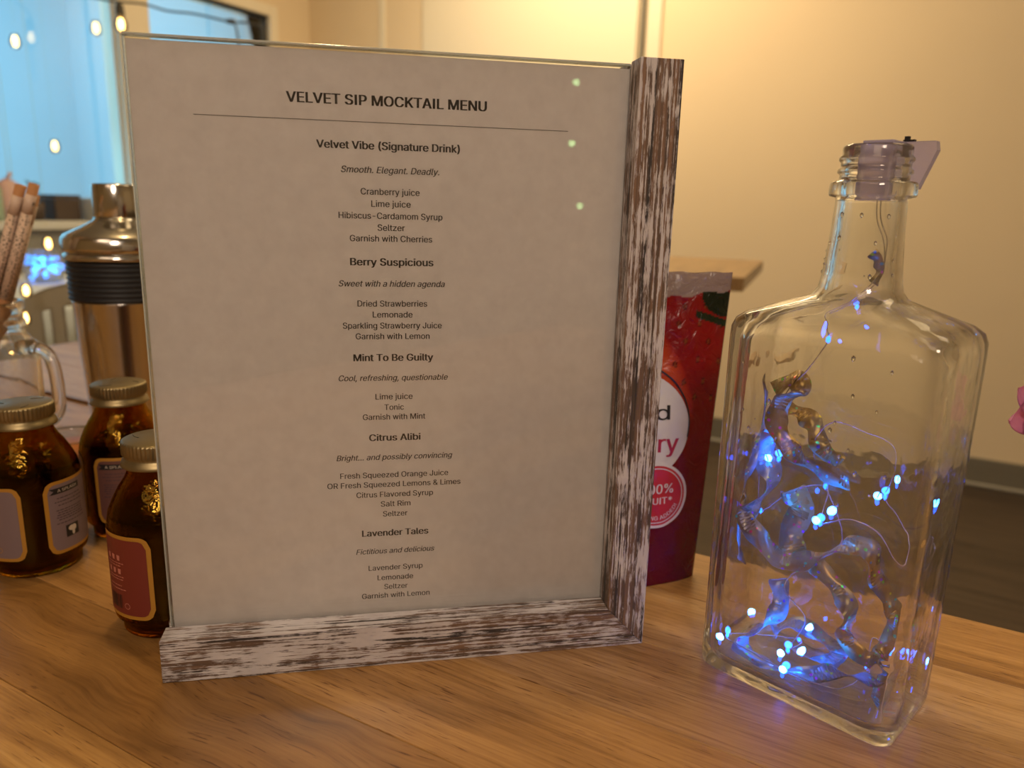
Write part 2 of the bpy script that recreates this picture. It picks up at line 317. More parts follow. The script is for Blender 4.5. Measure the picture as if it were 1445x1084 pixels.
# ------------------------------------------------------------------ lettering
FONT = None
try: FONT = bpy.data.fonts.load(os.path.join(bpy.utils.resource_path('LOCAL'), 'datafiles', 'fonts', 'Inter.woff2'))
except Exception: FONT = None
_cache = {}
_cap = []
def capheight():
    if _cap: return _cap[0]
    cu = bpy.data.curves.new('t', 'FONT'); cu.body = 'H'; cu.size = 1.0
    if FONT: cu.font = FONT
    o = bpy.data.objects.new('t', cu); C.objects.link(o); bpy.context.view_layer.update()
    me = bpy.data.meshes.new_from_object(o.evaluated_get(bpy.context.evaluated_depsgraph_get())); _cap.append(max(x.co.y for x in me.vertices))
    bpy.data.objects.remove(o); bpy.data.curves.remove(cu); bpy.data.meshes.remove(me); return _cap[0]
def fill_outlines(me):
    """letter outlines (closed loops of edges) -> triangles, by the non-zero winding rule"""
    from mathutils.geometry import delaunay_2d_cdt
    nb = {}
    for e in me.edges:
        a, b = e.vertices; nb.setdefault(a, []).append(b); nb.setdefault(b, []).append(a)
    co = [Vector((x.co.x, x.co.y)) for x in me.vertices]; seen = set(); loops = []
    nxt = {e.vertices[0]: e.vertices[1] for e in me.edges}
    for st in nb:
        if st in seen: continue
        lp = [st]; seen.add(st); cur = nxt.get(st, nb[st][0])
        while cur not in seen:
            lp.append(cur); seen.add(cur); c_ = [q_ for q_ in nb[cur] if q_ not in seen]
            if not c_: break
            cur = nxt[cur] if nxt.get(cur) in c_ else c_[0]
        if len(lp) > 2: loops.append(lp)
    V = []; F = []
    # split into clusters of overlapping loops so the triangulation stays small
    info = sorted([(min(co[i].x for i in lp), max(co[i].x for i in lp), lp) for lp in loops], key=lambda t: t[0]); groups = []
    for a, b, lp in info:
        if groups and a < groups[-1][0]: groups[-1][0] = max(groups[-1][0], b); groups[-1][1].append(lp)
        else: groups.append([b, [lp]])
    for _, lps in groups:
        pts = []; eds = []; polys = []
        for lp in lps:
            base = len(pts); pts += [co[i] for i in lp]; n_ = len(lp); eds += [(base+k, base+(k+1) % n_) for k in range(n_)]; polys.append([co[i] for i in lp])
        vo, eo, fo, *_r = delaunay_2d_cdt(pts, eds, [], 0, 1e-6)
        keep = []
        for t in fo:
            cx = sum(vo[i].x for i in t)/len(t); cy = sum(vo[i].y for i in t)/len(t); wn = 0
            for P in polys:
                for k in range(len(P)):
                    p, q_ = P[k-1], P[k]
                    if (p.y <= cy) != (q_.y <= cy):
                        xx = p.x+(cy-p.y)/(q_.y-p.y)*(q_.x-p.x)
                        if xx > cx: wn += 1 if q_.y > p.y else -1
            if wn: keep.append(t)
        ys = [p.y for p in vo]
        if len(vo) == 4 and max(ys)-min(ys) > 1.15*capheight():      # the upright bar that serves as a plain capital I
            mx_ = sum(p.x for p in vo)/4; vo = [Vector((mx_+(p.x-mx_)*1.35, p.y)) for p in vo]
        b0 = len(V); V += [(p.x, p.y) for p in vo]; F += [tuple(b0+i for i in t) for t in keep]
    return V, F
def text_mesh(s, bold=0.0, shear=0.0):
    """list of verts (x centred, y from baseline, cap height 1) and faces"""
    key = (s, bold, shear)
    if key in _cache: return _cache[key]
    cu = bpy.data.curves.new('t', 'FONT'); cu.body = s; cu.align_x = 'CENTER'; cu.size = 1.0; cu.shear = shear; cu.resolution_u = 3
    if FONT: cu.font = FONT
    cu.fill_mode = 'NONE'
    o = bpy.data.objects.new('t', cu); C.objects.link(o); bpy.context.view_layer.update()
    me = bpy.data.meshes.new_from_object(o.evaluated_get(bpy.context.evaluated_depsgraph_get()))
    v, f = fill_outlines(me)
    if '|' in s: v = [(x, max(0.0, min(capheight(), y))) for x, y in v]
    bpy.data.objects.remove(o); bpy.data.curves.remove(cu); bpy.data.meshes.remove(me)
    CAP = capheight()
    xs = [a[0] for a in v]; mid = (max(xs)+min(xs))/2
    v = [((a[0]-mid)/CAP, a[1]/CAP) for a in v]; wd = (max(xs)-min(xs))/CAP
    _cache[key] = (v, f, wd); return _cache[key]
def put_text(name, s, m, parent, fmap, cap, width=None, bold=0.0, shear=0.0):
    v, f, wd = text_mesh(s, bold, shear); sx = (width/wd) if width else cap
    bm = B()
    for dx in ((-.024, .024) if not bold else (-bold, 0, bold)):
        vs = [bm.verts.new(fmap(x*sx+dx*cap, y*cap)) for x, y in v]
        for q_ in f:
            try: bm.faces.new([vs[i] for i in q_])
            except ValueError: pass
    return link(name, bm, m, parent)

# ------------------------------------------------------------------ the setting
def struct(name, bm, m):
    o = link(name, bm, m); o.rotation_euler = (0, 0, TH); o['kind'] = 'structure'; return o
FZ, CZ = -0.75, 1.95; NW, SW = 3.217, -3.07; NS_, NN, SE = 2.6, -2.4, 0.0
bm = B(); box(bm, -5.4, 2.7, -2.5, 3.4, FZ-0.06, FZ); struct('floor', bm, M['floor'])
bm = B(); box(bm, -5.4, 2.7, -2.5, 3.4, CZ, CZ+0.06); struct('ceiling', bm, M['ceiling'])
bm = B(); box(bm, SW, 2.6, NW, NW+0.1, FZ, CZ); struct('wall_back', bm, M['wall'])
bm = B(); box(bm, 2.5, 2.6, -2.4, NW, FZ, CZ); struct('wall_right', bm, M['wall'])
bm = B(); box(bm, -5.3, 2.5, -2.5, -2.4, FZ, CZ); struct('wall_near', bm, M['wall'])
# left wall with two window openings: n 2.927..2.237 and 2.107..0.2, z -0.15..1.11
bm = B()
box(bm, SW-0.1, SW, 2.927, NW+0.1, FZ, CZ); box(bm, SW-0.1, SW, -2.4, 0.2, FZ, CZ)
box(bm, SW-0.1, SW, 0.2, 2.927, 1.11, CZ)
struct('wall_left', bm, M['wall'])
bm = B(); box(bm, SW-0.1, SW, 0.2, 2.927, FZ, -0.15); struct('wall_left_below_window', bm, M['lower_wall'])
bm = B(); box(bm, -5.3, -5.2, -2.4, NW+0.1, FZ, CZ); struct('wall_beyond_left', bm, M['blue_wall'])
bm = B(); box(bm, -5.2, SW-0.1, NW, NW+0.1, FZ, CZ); struct('wall_beyond_back', bm, M['blue_wall'])
bm = B(); box(bm, -5.2, SW-0.1, -0.9, -0.8, FZ, CZ); struct('wall_beyond_near', bm, M['blue_wall'])
def window(name, n0, n1):
    e = bpy.data.objects.new(name, None); C.objects.link(e); e.rotation_euler = (0, 0, TH); e['kind'] = 'structure'
    z0, z1 = -0.15, 1.11; x1 = SW+0.022; x0 = SW-0.07; bw = 0.012; cw = 0.05
    fr = B()
    (box(fr, SW-0.02, x1, n1, n1+cw, z0, z1+cw, .003) if name == 'window_1' else None); (box(fr, SW-0.02, x1, n0-cw, n0, z0, z1+cw, .003) if name == 'window_2' else None)
    box(fr, SW-0.02, x1, n0, n1, z1, z1+cw, .003); box(fr, SW-0.02, x1+.02, n0-cw, n1+cw, z0-.03, z0, .003)
    link('casing', fr, M['trim'], e)
    fr = B(); box(fr, SW-0.022, SW-0.008, n1-bw, n1, z0, z1)
    box(fr, SW-0.022, SW-0.008, n0, n1-bw, z1-bw, z1); box(fr, SW-0.022, SW-0.008, n0, n1-bw, z0, z0+bw)
    link('black_bead', fr, M['black_frame'] if name == 'window_1' else M['trim'], e)
    g = B(); box(g, SW-0.018, SW-0.013, n0+bw, n1-bw, z0+bw, z1-bw); link('pane', g, M['window_glass'], e)
window('window_1', 2.237, 2.927); window('window_2', 0.2, 2.107)
bm = B(); box(bm, SW-0.09, SW+0.035, 2.10, 2.24, -0.18, CZ-0.02, .004); struct('trim_1', bm, M['trim'])
# door leaf in the back wall, with a dark strip standing in for the shaded gap at its right
e = bpy.data.objects.new('door_1', None); C.objects.link(e); e.rotation_euler = (0, 0, TH); e['kind'] = 'structure'
bm = B(); box(bm, -2.33, -1.235, NW-0.012, NW, FZ+0.01, CZ-0.01, .004); link('door_leaf', bm, M['trim'], e)
bm = B(); box(bm, -1.222, -1.200, NW-0.02, NW, FZ+0.01, CZ, .002); link('dark_gap_strip', bm, M['baseboard'], e)
bm = B(); box(bm, -2.60, -2.56, NW-0.008, NW, FZ, CZ, .003); struct('trim_2', bm, M['trim'])
bm = B(); box(bm, -1.19, -1.13, NW-0.014, NW, FZ, CZ, .003); struct('trim_3', bm, M['trim'])
bm = B(); box(bm, -1.1, 2.5, NW-0.018, NW, FZ, FZ+0.105, .003); struct('baseboard_back', bm, M['baseboard'])
M['shoe'] = mat('grey_floor_bead', (0.30, 0.28, 0.24), 0.5)
bm = B(); box(bm, -1.1, 2.5, NW-0.034, NW-0.018, FZ, FZ+0.014, .005); struct('trim_4', bm, M['shoe'])

# ------------------------------------------------------------------ tables of planks
table = thing('timber_table', 'long golden table top of glued planks that carries the menu and the clear bottle', 'table', (0, 0, 0), TH)
rows = [(-0.32, -0.215, 3), (-0.215, -0.125, 0), (-0.125, -0.04, 4), (-0.04, 0.035, 2), (0.035, 0.098, 3), (0.098, 0.160, 0), (0.160, 0.2245, 1), (0.2245, 0.290, 2), (0.290, 0.352, 3), (0.352, 0.412, 4), (0.412, 0.4735, 2)]
g = 0.00015
for i, (a, b, k) in enumerate(rows):
    cuts = [-1.30, [-0.82, -0.74, -0.90, -0.78][i % 4], [0.42, 0.50, 0.38, 0.46][i % 4], 0.75]
    for j in range(3):
        kk = k if j == 1 else [(k+2) % 5, k, (k+3) % 5][j]
        if i == 6: kk = [0, 1, 2][j]
        if kk == 1 and i != 6: kk = 0
        bm = B(); box(bm, cuts[j]+g, cuts[j+1]-g, a+g, b-g, -0.032, 0.0, 0.0003, 1); link('plank', bm, PL[kk], table)
bm = B(); box(bm, -1.2, 0.65, -0.24, 0.40, -0.10, -0.0322); link('apron', bm, PL[1], table)
for s_, n_ in ((-1.15, -0.2), (-1.15, 0.36), (0.6, -0.2), (0.6, 0.36)):
    bm = B(); box(bm, s_-.03, s_+.03, n_-.03, n_+.03, FZ, -0.10, .003); link('leg', bm, PL[1], table)
t2 = thing('timber_table', 'second pale table top pushed against the long table, behind the glass mug', 'table', (0, 0, 0), TH)
for i in range(5):
    a = 0.4805+i*0.094; bm = B(); box(bm, -1.158, -0.45, a+g, a+0.094-g, -0.030, 0.002, 0.0004, 1); link('plank', bm, PL[[4, 4, 3, 4, 3][i]], t2)
bm = B(); box(bm, -1.158, -0.45, 0.4755, 0.4803, -0.030, 0.003, 0.0004, 1); link('edge_strip', bm, PL[1], t2)
for s_, n_ in ((-1.1, 0.53), (-1.1, 0.9), (-0.5, 0.53), (-0.5, 0.9)):
    bm = B(); box(bm, s_-.025, s_+.025, n_-.025, n_+.025, FZ, -0.030, .003); link('leg', bm, PL[1], t2)

# ------------------------------------------------------------------ menu holder
PS = 0.1891; Wd, Hf, t_, d_, tw = 0.2388, 0.2899, 0.0219, 0.0154, 0.0203; SL = 0.0026
hold = thing('menu_holder', 'upright clear menu stand in an L of distressed white wood, printed drinks menu inside', 'menu holder', (-0.1617, 0.3153, 0), PS)
DP = 0.0345
prof = [(0, 0), (DP, 0), (DP, t_), (0.0185, t_), (0.0185, 0.008), (0.0130, 0.008), (0.0130, t_), (0, t_)]
def inset(bm, off=0.0004): bmesh.ops.bevel(bm, geom=[e for e in bm.edges if e.calc_face_angle(0) > 0.5], offset=off, segments=2, profile=0.5, affect='EDGES')
bm = B(); extrude_poly(bm, prof, lambda y, h: (0, y, h), lambda y, h: (Wd-h*tw/t_-0.0001, y, h)); bmesh.ops.recalc_face_normals(bm, faces=bm.faces[:]); inset(bm)
link('bottom_rail', bm, M['rail_x'], hold)
bm = B(); extrude_poly(bm, prof, lambda y, h: (Wd-h*tw/t_, y, h), lambda y, h: (Wd-h*tw/t_, y, Hf)); bmesh.ops.recalc_face_normals(bm, faces=bm.faces[:]); inset(bm)
link('side_rail', bm, M['rail_z'], hold)
PX0 = SL; PX1 = Wd-0.0125; ZT = 0.2883
bm = B(); box(bm, SL, PX1, 0.0134, 0.0151, 0.0083, ZT, 0.0003, 1); fp = link('front_pane', bm, M['acrylic'], hold)
bm = B(); box(bm, SL, PX1, 0.0161, 0.0178, 0.0083, ZT, 0.0003, 1); bp_ = link('back_pane', bm, M['acrylic'], hold)
bm = B(); box(bm, SL-0.0006, SL+0.0002, 0.0134, 0.0178, t_, ZT, 0.0002, 1); box(bm, SL, Wd-tw, 0.0134, 0.0178, ZT-0.0002, ZT+0.0008, 0.0002, 1)
link('polished_edge', bm, M['acrylic_edge'], hold)
PL0 = SL + 0.0018
bm = B(); box(bm, SL+.0007, PX1-.0004, 0.01555, 0.01575, 0.0088, ZT-0.0012); paper = link('paper_sheet', bm, M['paper'], hold); paper['label'] = 'white printed paper menu'
TX = [("VELVET S|P MOCKTA|L MENU", 4.30, 10.541, 3.41, 't'), ("Velvet Vibe (Signature Drink)", 4.30, 9.80, 2.47, 'h'), ("Smooth. Elegant. Deadly.", 4.32, 9.393, 1.71, 'i'),
 ("Cranberry juice", 4.31, 9.024, 1.03, 'b'), ("Lime juice", 4.32, 8.816, 0.69, 'b'), ("Hibiscus-Cardamom Syrup", 4.32, 8.607, 1.83, 'b'), ("Seltzer", 4.32, 8.402, 0.48, 'b'), ("Garnish with Cherries", 4.32, 8.209, 1.46, 'b'),
 ("Berry Suspicious", 4.33, 7.793, 1.48, 'h'), ("Sweet with a hidden agenda", 4.33, 7.403, 1.91, 'i'), ("Dried Strawberries", 4.33, 7.04, 1.26, 'b'), ("Lemonade", 4.33, 6.838, 0.72, 'b'), ("Sparkling Strawberry Juice", 4.33, 6.634, 1.80, 'b'), ("Garnish with Lemon", 4.33, 6.435, 1.35, 'b'),
 ("Mint To Be Guilty", 4.34, 6.034, 1.46, 'h'), ("Cool, refreshing, questionable", 4.34, 5.648, 2.02, 'i'), ("Lime juice", 4.34, 5.284, 0.69, 'b'), ("Tonic", 4.34, 5.077, 0.36, 'b'), ("Garnish with Mint", 4.34, 4.889, 1.17, 'b'),
 ("Citrus Alibi", 4.35, 4.481, 0.96, 'h'), ("Bright… and possibly convincing", 4.35, 4.09, 2.2, 'i'), ("Fresh Squeezed Orange Juice", 4.34, 3.73, 2.06, 'b'), ("OR Fresh Squeezed Lemons & Limes", 4.34, 3.535, 2.55, 'b'), ("Citrus Flavored Syrup", 4.34, 3.329, 1.47, 'b'), ("Salt Rim", 4.35, 3.13, 0.57, 'b'), ("Seltzer", 4.34, 2.923, 0.47, 'b'),
 ("Lavender Tales", 4.34, 2.527, 1.28, 'h'), ("Fictitious and delicious", 4.34, 2.142, 1.53, 'i'), ("Lavender Syrup", 4.34, 1.782, 1.06, 'b'), ("Lemonade", 4.33, 1.566, 0.70, 'b'), ("Seltzer", 4.34, 1.364, 0.46, 'b'), ("Garnish with Lemon", 4.34, 1.177, 1.34, 'b')]
ST = {'t': (0.168, 0.055, 0.0), 'h': (0.130, 0.055, 0.0), 'i': (0.1094, 0.0, 0.24), 'b': (0.1094, 0.0, 0.0)}
for s, cx, cz, wd, k in TX:
    cap, bold, sh = ST[k]
    put_text('text_line', s, M['ink'], paper, lambda x, y, cx=cx, cz=cz, cap=cap: (cx*IN+x, 0.01545, (cz-cap/2)*IN+y), cap*IN, wd*IN, bold, sh)
bm = B(); box(bm, 1.09*IN, 7.51*IN, 0.01543, 0.01554, 10.185*IN-0.00014, 10.185*IN+0.00014); link('printed_rule', bm, M['rule'], paper)

# ------------------------------------------------------------------ square glass bottle
BC = Vector((0.15066, 0.33183, 0)); BP = -0.7827
bot = thing('glass_bottle', 'tall clear square-shouldered glass bottle without a cap, full of ribbons and blue fairy lights', 'bottle', BC, BP)
def ring(bm, hx, hy, rc, z, N=72):
    """rounded rectangle with N points, index 0 on +x"""
    out = []
    rc = min(rc, hx, hy)
    # superellipse-like sampling by ray casting to the rounded rectangle
    for k in range(N):
        a = 2*PI*k/N; dx, dy = math.cos(a), math.sin(a)
        # warp angle so that corners get more points
        lo, hi = 0.0, hx+hy
        for _ in range(26):
            mid = (lo+hi)/2; x, y = abs(dx*mid), abs(dy*mid)
            qx, qy = max(x-(hx-rc), 0), max(y-(hy-rc), 0)
            inside = (x <= hx and y <= hy) and (qx == 0 or qy == 0 or qx*qx+qy*qy <= rc*rc)
            if inside: lo = mid
            else: hi = mid
        out.append(bm.verts.new((dx*lo, dy*lo, z)))
    return out
def loft(bm, specs, N=72):
    rg = [ring(bm, *s, N=N) for s in specs]
    for A, Bq in zip(rg, rg[1:]):
        for k in range(N): bm.faces.new((A[k], A[(k+1) % N], Bq[(k+1) % N], Bq[k]))
    return rg
HX, HY = 0.0473, 0.0286; N = 112
bm = B()
outer = [(HX-.006, HY-.006, .006, 0.0006), (HX-.0022, HY-.0022, .007, 0.0004), (HX-.0006, HY-.0006, .0075, 0.0022), (HX-.0002, HY-.0002, .008, 0.006)]
outer += [(HX-.0002+.0006*(z/0.17), HY-.0002+.0004*(z/0.17), .0085, z) for z in (0.03, 0.07, 0.11, 0.15, 0.168)]
outer += [(HX+.0003, HY+.0002, .009, 0.1735), (HX-.0010, HY-.0006, .010, 0.1775), (HX-.0045, HY-.0022, .011, 0.1805), (HX-.013, HY-.0062, .0135, 0.1840), (0.0260, 0.0195, .0155, 0.1872), (0.0195, 0.0178, .0165, 0.1897), (0.0172, 0.0169, .0166, 0.1930)]
outer += [(r_, r_, r_, z) for r_, z in [(0.0164, 0.197), (0.0155, 0.206), (0.0146, 0.218), (0.0141, 0.2300), (0.0142, 0.2316), (0.0168, 0.2322), (0.0172, 0.2330), (0.0172, 0.2372), (0.0166, 0.2382), (0.0138, 0.2388), (0.0137, 0.2410), (0.0147, 0.2418), (0.0147, 0.2430), (0.0137, 0.2440), (0.0137, 0.2460), (0.0146, 0.2468), (0.0146, 0.2480), (0.0137, 0.2490), (0.0137, 0.2520), (0.0131, 0.2532), (0.0118, 0.2532)]]
inner = [(0.0108, 0.2522), (0.0106, 0.240), (0.0108, 0.228), (0.0112, 0.214), (0.0120, 0.200), (0.0132, 0.192)]
inn = [(r_, r_, r_, z) for r_, z in inner] + [(0.0170, 0.0150, .0135, 0.1865), (0.0260, 0.0175, .013, 0.1835), (HX-.012, HY-.0085, .012, 0.1795), (HX-.0062, HY-.0052, .010, 0.1745), (HX-.0045, HY-.0038, .009, 0.168), (HX-.0040, HY-.0034, .009, 0.12), (HX-.0038, HY-.0032, .009, 0.05), (HX-.0042, HY-.0036, .009, 0.011), (HX-.0060, HY-.0052, .009, 0.0060), (HX-.010, HY-.009, .009, 0.0046)]
rg = loft(bm, outer+inn, N); bm.faces.new(rg[0][::-1]); bm.faces.new(rg[-1])
gb = link('glass_body', bm, M['bottle_glass'], bot, True)
# raised water beads and bubbles on the glass
bm = B()
for k in range(26):
    x = random.uniform(-.04, .04); z = random.uniform(.1, .168); ball(bm, (x, -HY-.0000, z), random.uniform(.0004, .0011), 1, (1, .5, 1.4))
for k in range(20):
    a = random.uniform(PI, 2*PI); z = random.uniform(.198, .228); rr = .0160-(z-.198)*.055; ball(bm, (rr*math.cos(a), rr*math.sin(a), z), random.uniform(.0003, .0009), 1, (1, 1, 1.5))
o = link('water_beads', bm, M['bottle_glass'], bot, True); o['kind'] = 'stuff'
def clampb(p, m_=0.0):
    x, y, z = p; hx, hy = HX-.0065-m_, HY-.0065-m_
    if z > 0.186: lim = 0.0085; l = math.hypot(x, y); 
    if z > 0.186 and math.hypot(x, y) > 0.0085: k = 0.0085/math.hypot(x, y); return Vector((x*k, y*k, z))
    return Vector((max(-hx, min(hx, x)), max(-hy, min(hy, y)), max(0.0085+m_, z)))
PATHS = {
'R1': [(-0.0307, -0.005, 0.1435), (-0.0207, -0.006, 0.1516), (-0.0173, -0.008, 0.1451), (-0.0258, -0.005, 0.1403), (-0.0281, -0.004, 0.1257), (-0.0164, -0.006, 0.1148), (-0.0033, -0.008, 0.1111), (0.0106, -0.01, 0.1088)],
'R1b': [(-0.0303, 0.006, 0.1334), (-0.0214, 0.008, 0.1321), (-0.014, 0.006, 0.127), (-0.0079, 0.002, 0.1188), (0.0013, 0.0, 0.1129)],
'R2': [(-0.0433, 0.005, 0.1454), (-0.0555, 0.008, 0.1361), (-0.0579, 0.008, 0.1205), (-0.0433, 0.002, 0.1137), (-0.0427, -0.004, 0.1021), (-0.0468, -0.006, 0.0883), (-0.0409, -0.004, 0.0781)],
'R3': [(-0.0306, 0.0, 0.1208), (-0.036, 0.004, 0.1077), (-0.0297, 0.0, 0.0955), (-0.0336, -0.008, 0.0834), (-0.0421, -0.008, 0.0731), (-0.054, -0.004, 0.0561), (-0.0492, 0.002, 0.0479)],
'R4': [(-0.0435, -0.008, 0.086), (-0.0345, -0.012, 0.0767), (-0.0244, -0.012, 0.069), (-0.0164, -0.008, 0.0613), (-0.0022, -0.006, 0.0666), (0.0112, -0.006, 0.0785), (0.0221, -0.004, 0.0783), (0.0254, -0.002, 0.0661), (0.0339, 0.002, 0.0558), (0.0393, 0.002, 0.0475), (0.0364, 0.0, 0.0357), (0.0342, -0.004, 0.0282), (0.0398, -0.008, 0.0239), (0.0379, -0.012, 0.0104)],
'R5': [(-0.0057, 0.004, 0.0594), (0.0087, 0.0, 0.0534), (0.0163, -0.004, 0.0453), (0.0164, -0.008, 0.036), (0.0247, -0.008, 0.029), (0.0329, -0.004, 0.0265), (0.0401, 0.0, 0.0239)],
'R6': [(-0.0223, 0.004, 0.0454), (-0.018, 0.0, 0.0349), (-0.0206, -0.006, 0.0243), (-0.0301, -0.01, 0.0137), (-0.028, -0.014, 0.0064), (-0.0134, -0.016, 0.0045), (0.0015, -0.014, 0.008), (0.0142, -0.01, 0.0155), (0.0268, -0.01, 0.0182), (0.0383, -0.014, 0.0241)],
'R7': [(-0.0211, 0.004, 0.0933), (-0.0162, 0.008, 0.0845), (-0.0195, 0.006, 0.0708), (-0.0139, 0.002, 0.0608), (-0.0055, 0.004, 0.0576)],
'R9': [(0.0050, 0.001, 0.1960), (0.0072, 0.0, 0.2010), (0.0068, -0.002, 0.2060), (0.0040, -0.003, 0.2090)],
'R8': [(-0.0243, 0.008, 0.011), (-0.0148, 0.01, 0.0205), (0.0008, 0.008, 0.0204), (0.0115, 0.004, 0.0174), (0.0016, 0.002, 0.0057), (-0.0162, 0.006, -0.0008)]}
RL = {'R1': ('gold foil ribbon curling highest at the left side inside the clear bottle', 'ribbon_gold', .0060, .4, 2.6),
'R1b': ('short gold foil ribbon just behind the highest curl in the clear bottle', 'ribbon_gold', .0062, 1.2, 1.8),
'R2': ('silver foil ribbon against the left narrow wall of the clear bottle', 'ribbon_silver', .0065, 0.2, 2.2),
'R3': ('silver foil ribbon wound through the bunch at mid height in the clear bottle', 'ribbon_silver', .0070, 1.0, 3.4),
'R4': ('longest gold foil ribbon, arching across the clear bottle and down its right side', 'ribbon_gold', .0062, 0.3, 3.6),
'R5': ('gold foil ribbon with a loop hanging in the lower middle of the clear bottle', 'ribbon_gold', .0055, 0.5, 3.0),
'R6': ('foil ribbon curled along the bottom of the clear bottle at the front', 'ribbon_silver', .0058, 0.7, 4.0),
'R7': ('broad brown-gold foil ribbon in the middle of the clear bottle', 'ribbon_gold', .0075, 0.1, 1.2),
'R9': ('tiny scrap of brown foil ribbon stuck in the neck of the clear bottle', 'ribbon_gold', .0030, .2, 1.0),
'R8': ('silver foil ribbon looped around the lowest blue lamp in the clear bottle', 'ribbon_silver', .0055, 1.3, 2.2)}
bmw = Matrix.Translation(BC) @ Matrix.Rotation(BP, 4, 'Z')
for k, pts in PATHS.items():
    lab, mm, wdt, a0, tws = RL[k]; P = smooth_path(pts, 9); bm = B(); prev = None; n_ = len(P)
    for i, p in enumerate(P):
        tdir = (P[min(i+1, n_-1)]-P[max(i-1, 0)]).normalized(); ref = Vector((0, -1, 0)); a = (ref - tdir*ref.dot(tdir)); a = a.normalized() if a.length > .05 else Vector((0, 0, 1)); b = tdir.cross(a)
        an = a0*.4+0.55*tws*math.sin(i/n_*PI*1.5)*.5+0.45*math.sin(i*.35); wv = (b*math.cos(an)+a*math.sin(an))*wdt*.78*(1+.12*math.sin(i*.6))
        nv = tdir.cross(wv).normalized()*0.00008
        c0 = [clampb(p+wv), clampb(p-wv)]
        q4 = [bm.verts.new(c0[0]+nv), bm.verts.new(c0[1]+nv), bm.verts.new(c0[1]-nv), bm.verts.new(c0[0]-nv)]
        if prev:
            for u_ in range(4): bm.faces.new((prev[u_], prev[(u_+1) % 4], q4[(u_+1) % 4], q4[u_]))
        prev = q4
    o = link('foil_ribbon', bm, M[mm], None, True); tag(o, lab, 'ribbon', 'foil ribbons in the clear bottle'); o.location = BC; o.rotation_euler = (0, 0, BP)
# fairy lights
fl = thing('fairy_light_string', 'string of blue fairy lights on thin silver wire inside the clear bottle', 'string lights', BC, BP)
LED = [(-0.0081, -0.005, 0.1721), (0.0218, 0.004, 0.1025), (0.001, -0.012, 0.0873), (-0.0032, 0.0, 0.1013), (-0.0292, 0.004, 0.1069), (-0.0086, -0.008, 0.015), (-0.0077, 0.002, 0.017), (-0.0573, 0.006, 0.1049), (0.0412, 0.016, 0.0226), (-0.0373, 0.008, 0.0759), (-0.0042, -0.018, 0.011), (0.0009, 0.0, 0.1833), (-0.0400, -0.012, 0.011), (0.0235, 0.01, 0.0125)]
WR = [(0.0028, 0.0, 0.2480), (0.0028, 0.0, 0.2258), (0.007, 0.0, 0.2142), (0.0083, 0.0, 0.2038), (0.0034, 0.0, 0.1943), (-0.0045, 0.0, 0.1842), (-0.0124, -0.002, 0.178), (-0.0081, -0.005, 0.1721), (-0.0139, -0.008, 0.158), (-0.0242, -0.006, 0.1435), (-0.0338, 0.002, 0.1233), (-0.0292, 0.004, 0.1069), (-0.04, 0.006, 0.1049), (-0.04, 0.008, 0.093), (-0.0373, 0.008, 0.0759), (-0.0204, 0.004, 0.0935), (-0.0032, 0.0, 0.1013), (0.0004, -0.008, 0.094), (0.001, -0.012, 0.0873), (0.0133, -0.012, 0.0934), (0.0245, -0.008, 0.0898), (0.0346, -0.006, 0.0794), (0.0397, 0.0, 0.0766), (0.0387, 0.008, 0.0865), (0.0304, 0.008, 0.0939), (0.0218, 0.004, 0.1025), (0.025, 0.006, 0.1162), (0.0206, 0.008, 0.1262), (0.0079, 0.006, 0.1303), (-0.0052, 0.002, 0.1318), (-0.0114, 0.002, 0.1144), (0.0073, 0.0, 0.0781), (-0.0131, 0.006, 0.054), (-0.0171, 0.0, 0.043), (-0.0047, -0.004, 0.0363), (-0.0054, -0.002, 0.0256), (-0.0086, -0.008, 0.0155), (-0.0077, 0.002, 0.017), (-0.040, -0.012, 0.0115), (-0.022, -0.016, 0.0112), (-0.0042, -0.018, 0.0112), (0.0192, -0.014, 0.0112), (0.0235, 0.01, 0.0125), (0.0252, 0.012, 0.0298), (0.038, 0.016, 0.0226)]
bm = B(); tube(bm, [clampb(p) for p in smooth_path(WR, 6)], 0.00028, 5); link('wire', bm, M['wire'], fl, True)
bm = B(); tube(bm, [clampb(p+Vector((.0013, .0008, 0))) for p in smooth_path(WR[:7], 6)], 0.0003, 5); link('wire', bm, M['wire'], fl, True)
for p in LED:
    bm = B(); ball(bm, clampb(p, .0015), 0.00105, 1, (1, 1, 1.5)); link('led_bulb', bm, M['led'], fl, True)
for p, pw in ((LED[5], .10), (LED[12], .09), (LED[10], .09), (LED[8], .07), (LED[2], .05), (LED[1], .05), (LED[4], .05)):
    q_ = bmw @ (clampb(p, .0015)+Vector((0, 0, .003))); lo = light('POINT', 'led_light', q_, pw*3.8, (0.006, 0.11, 1.0), 0.0018); lo.data.cycles.is_caustics_light = True
gb.cycles.is_caustics_caster = True
for ch in table.children: ch.cycles.is_caustics_receiver = True
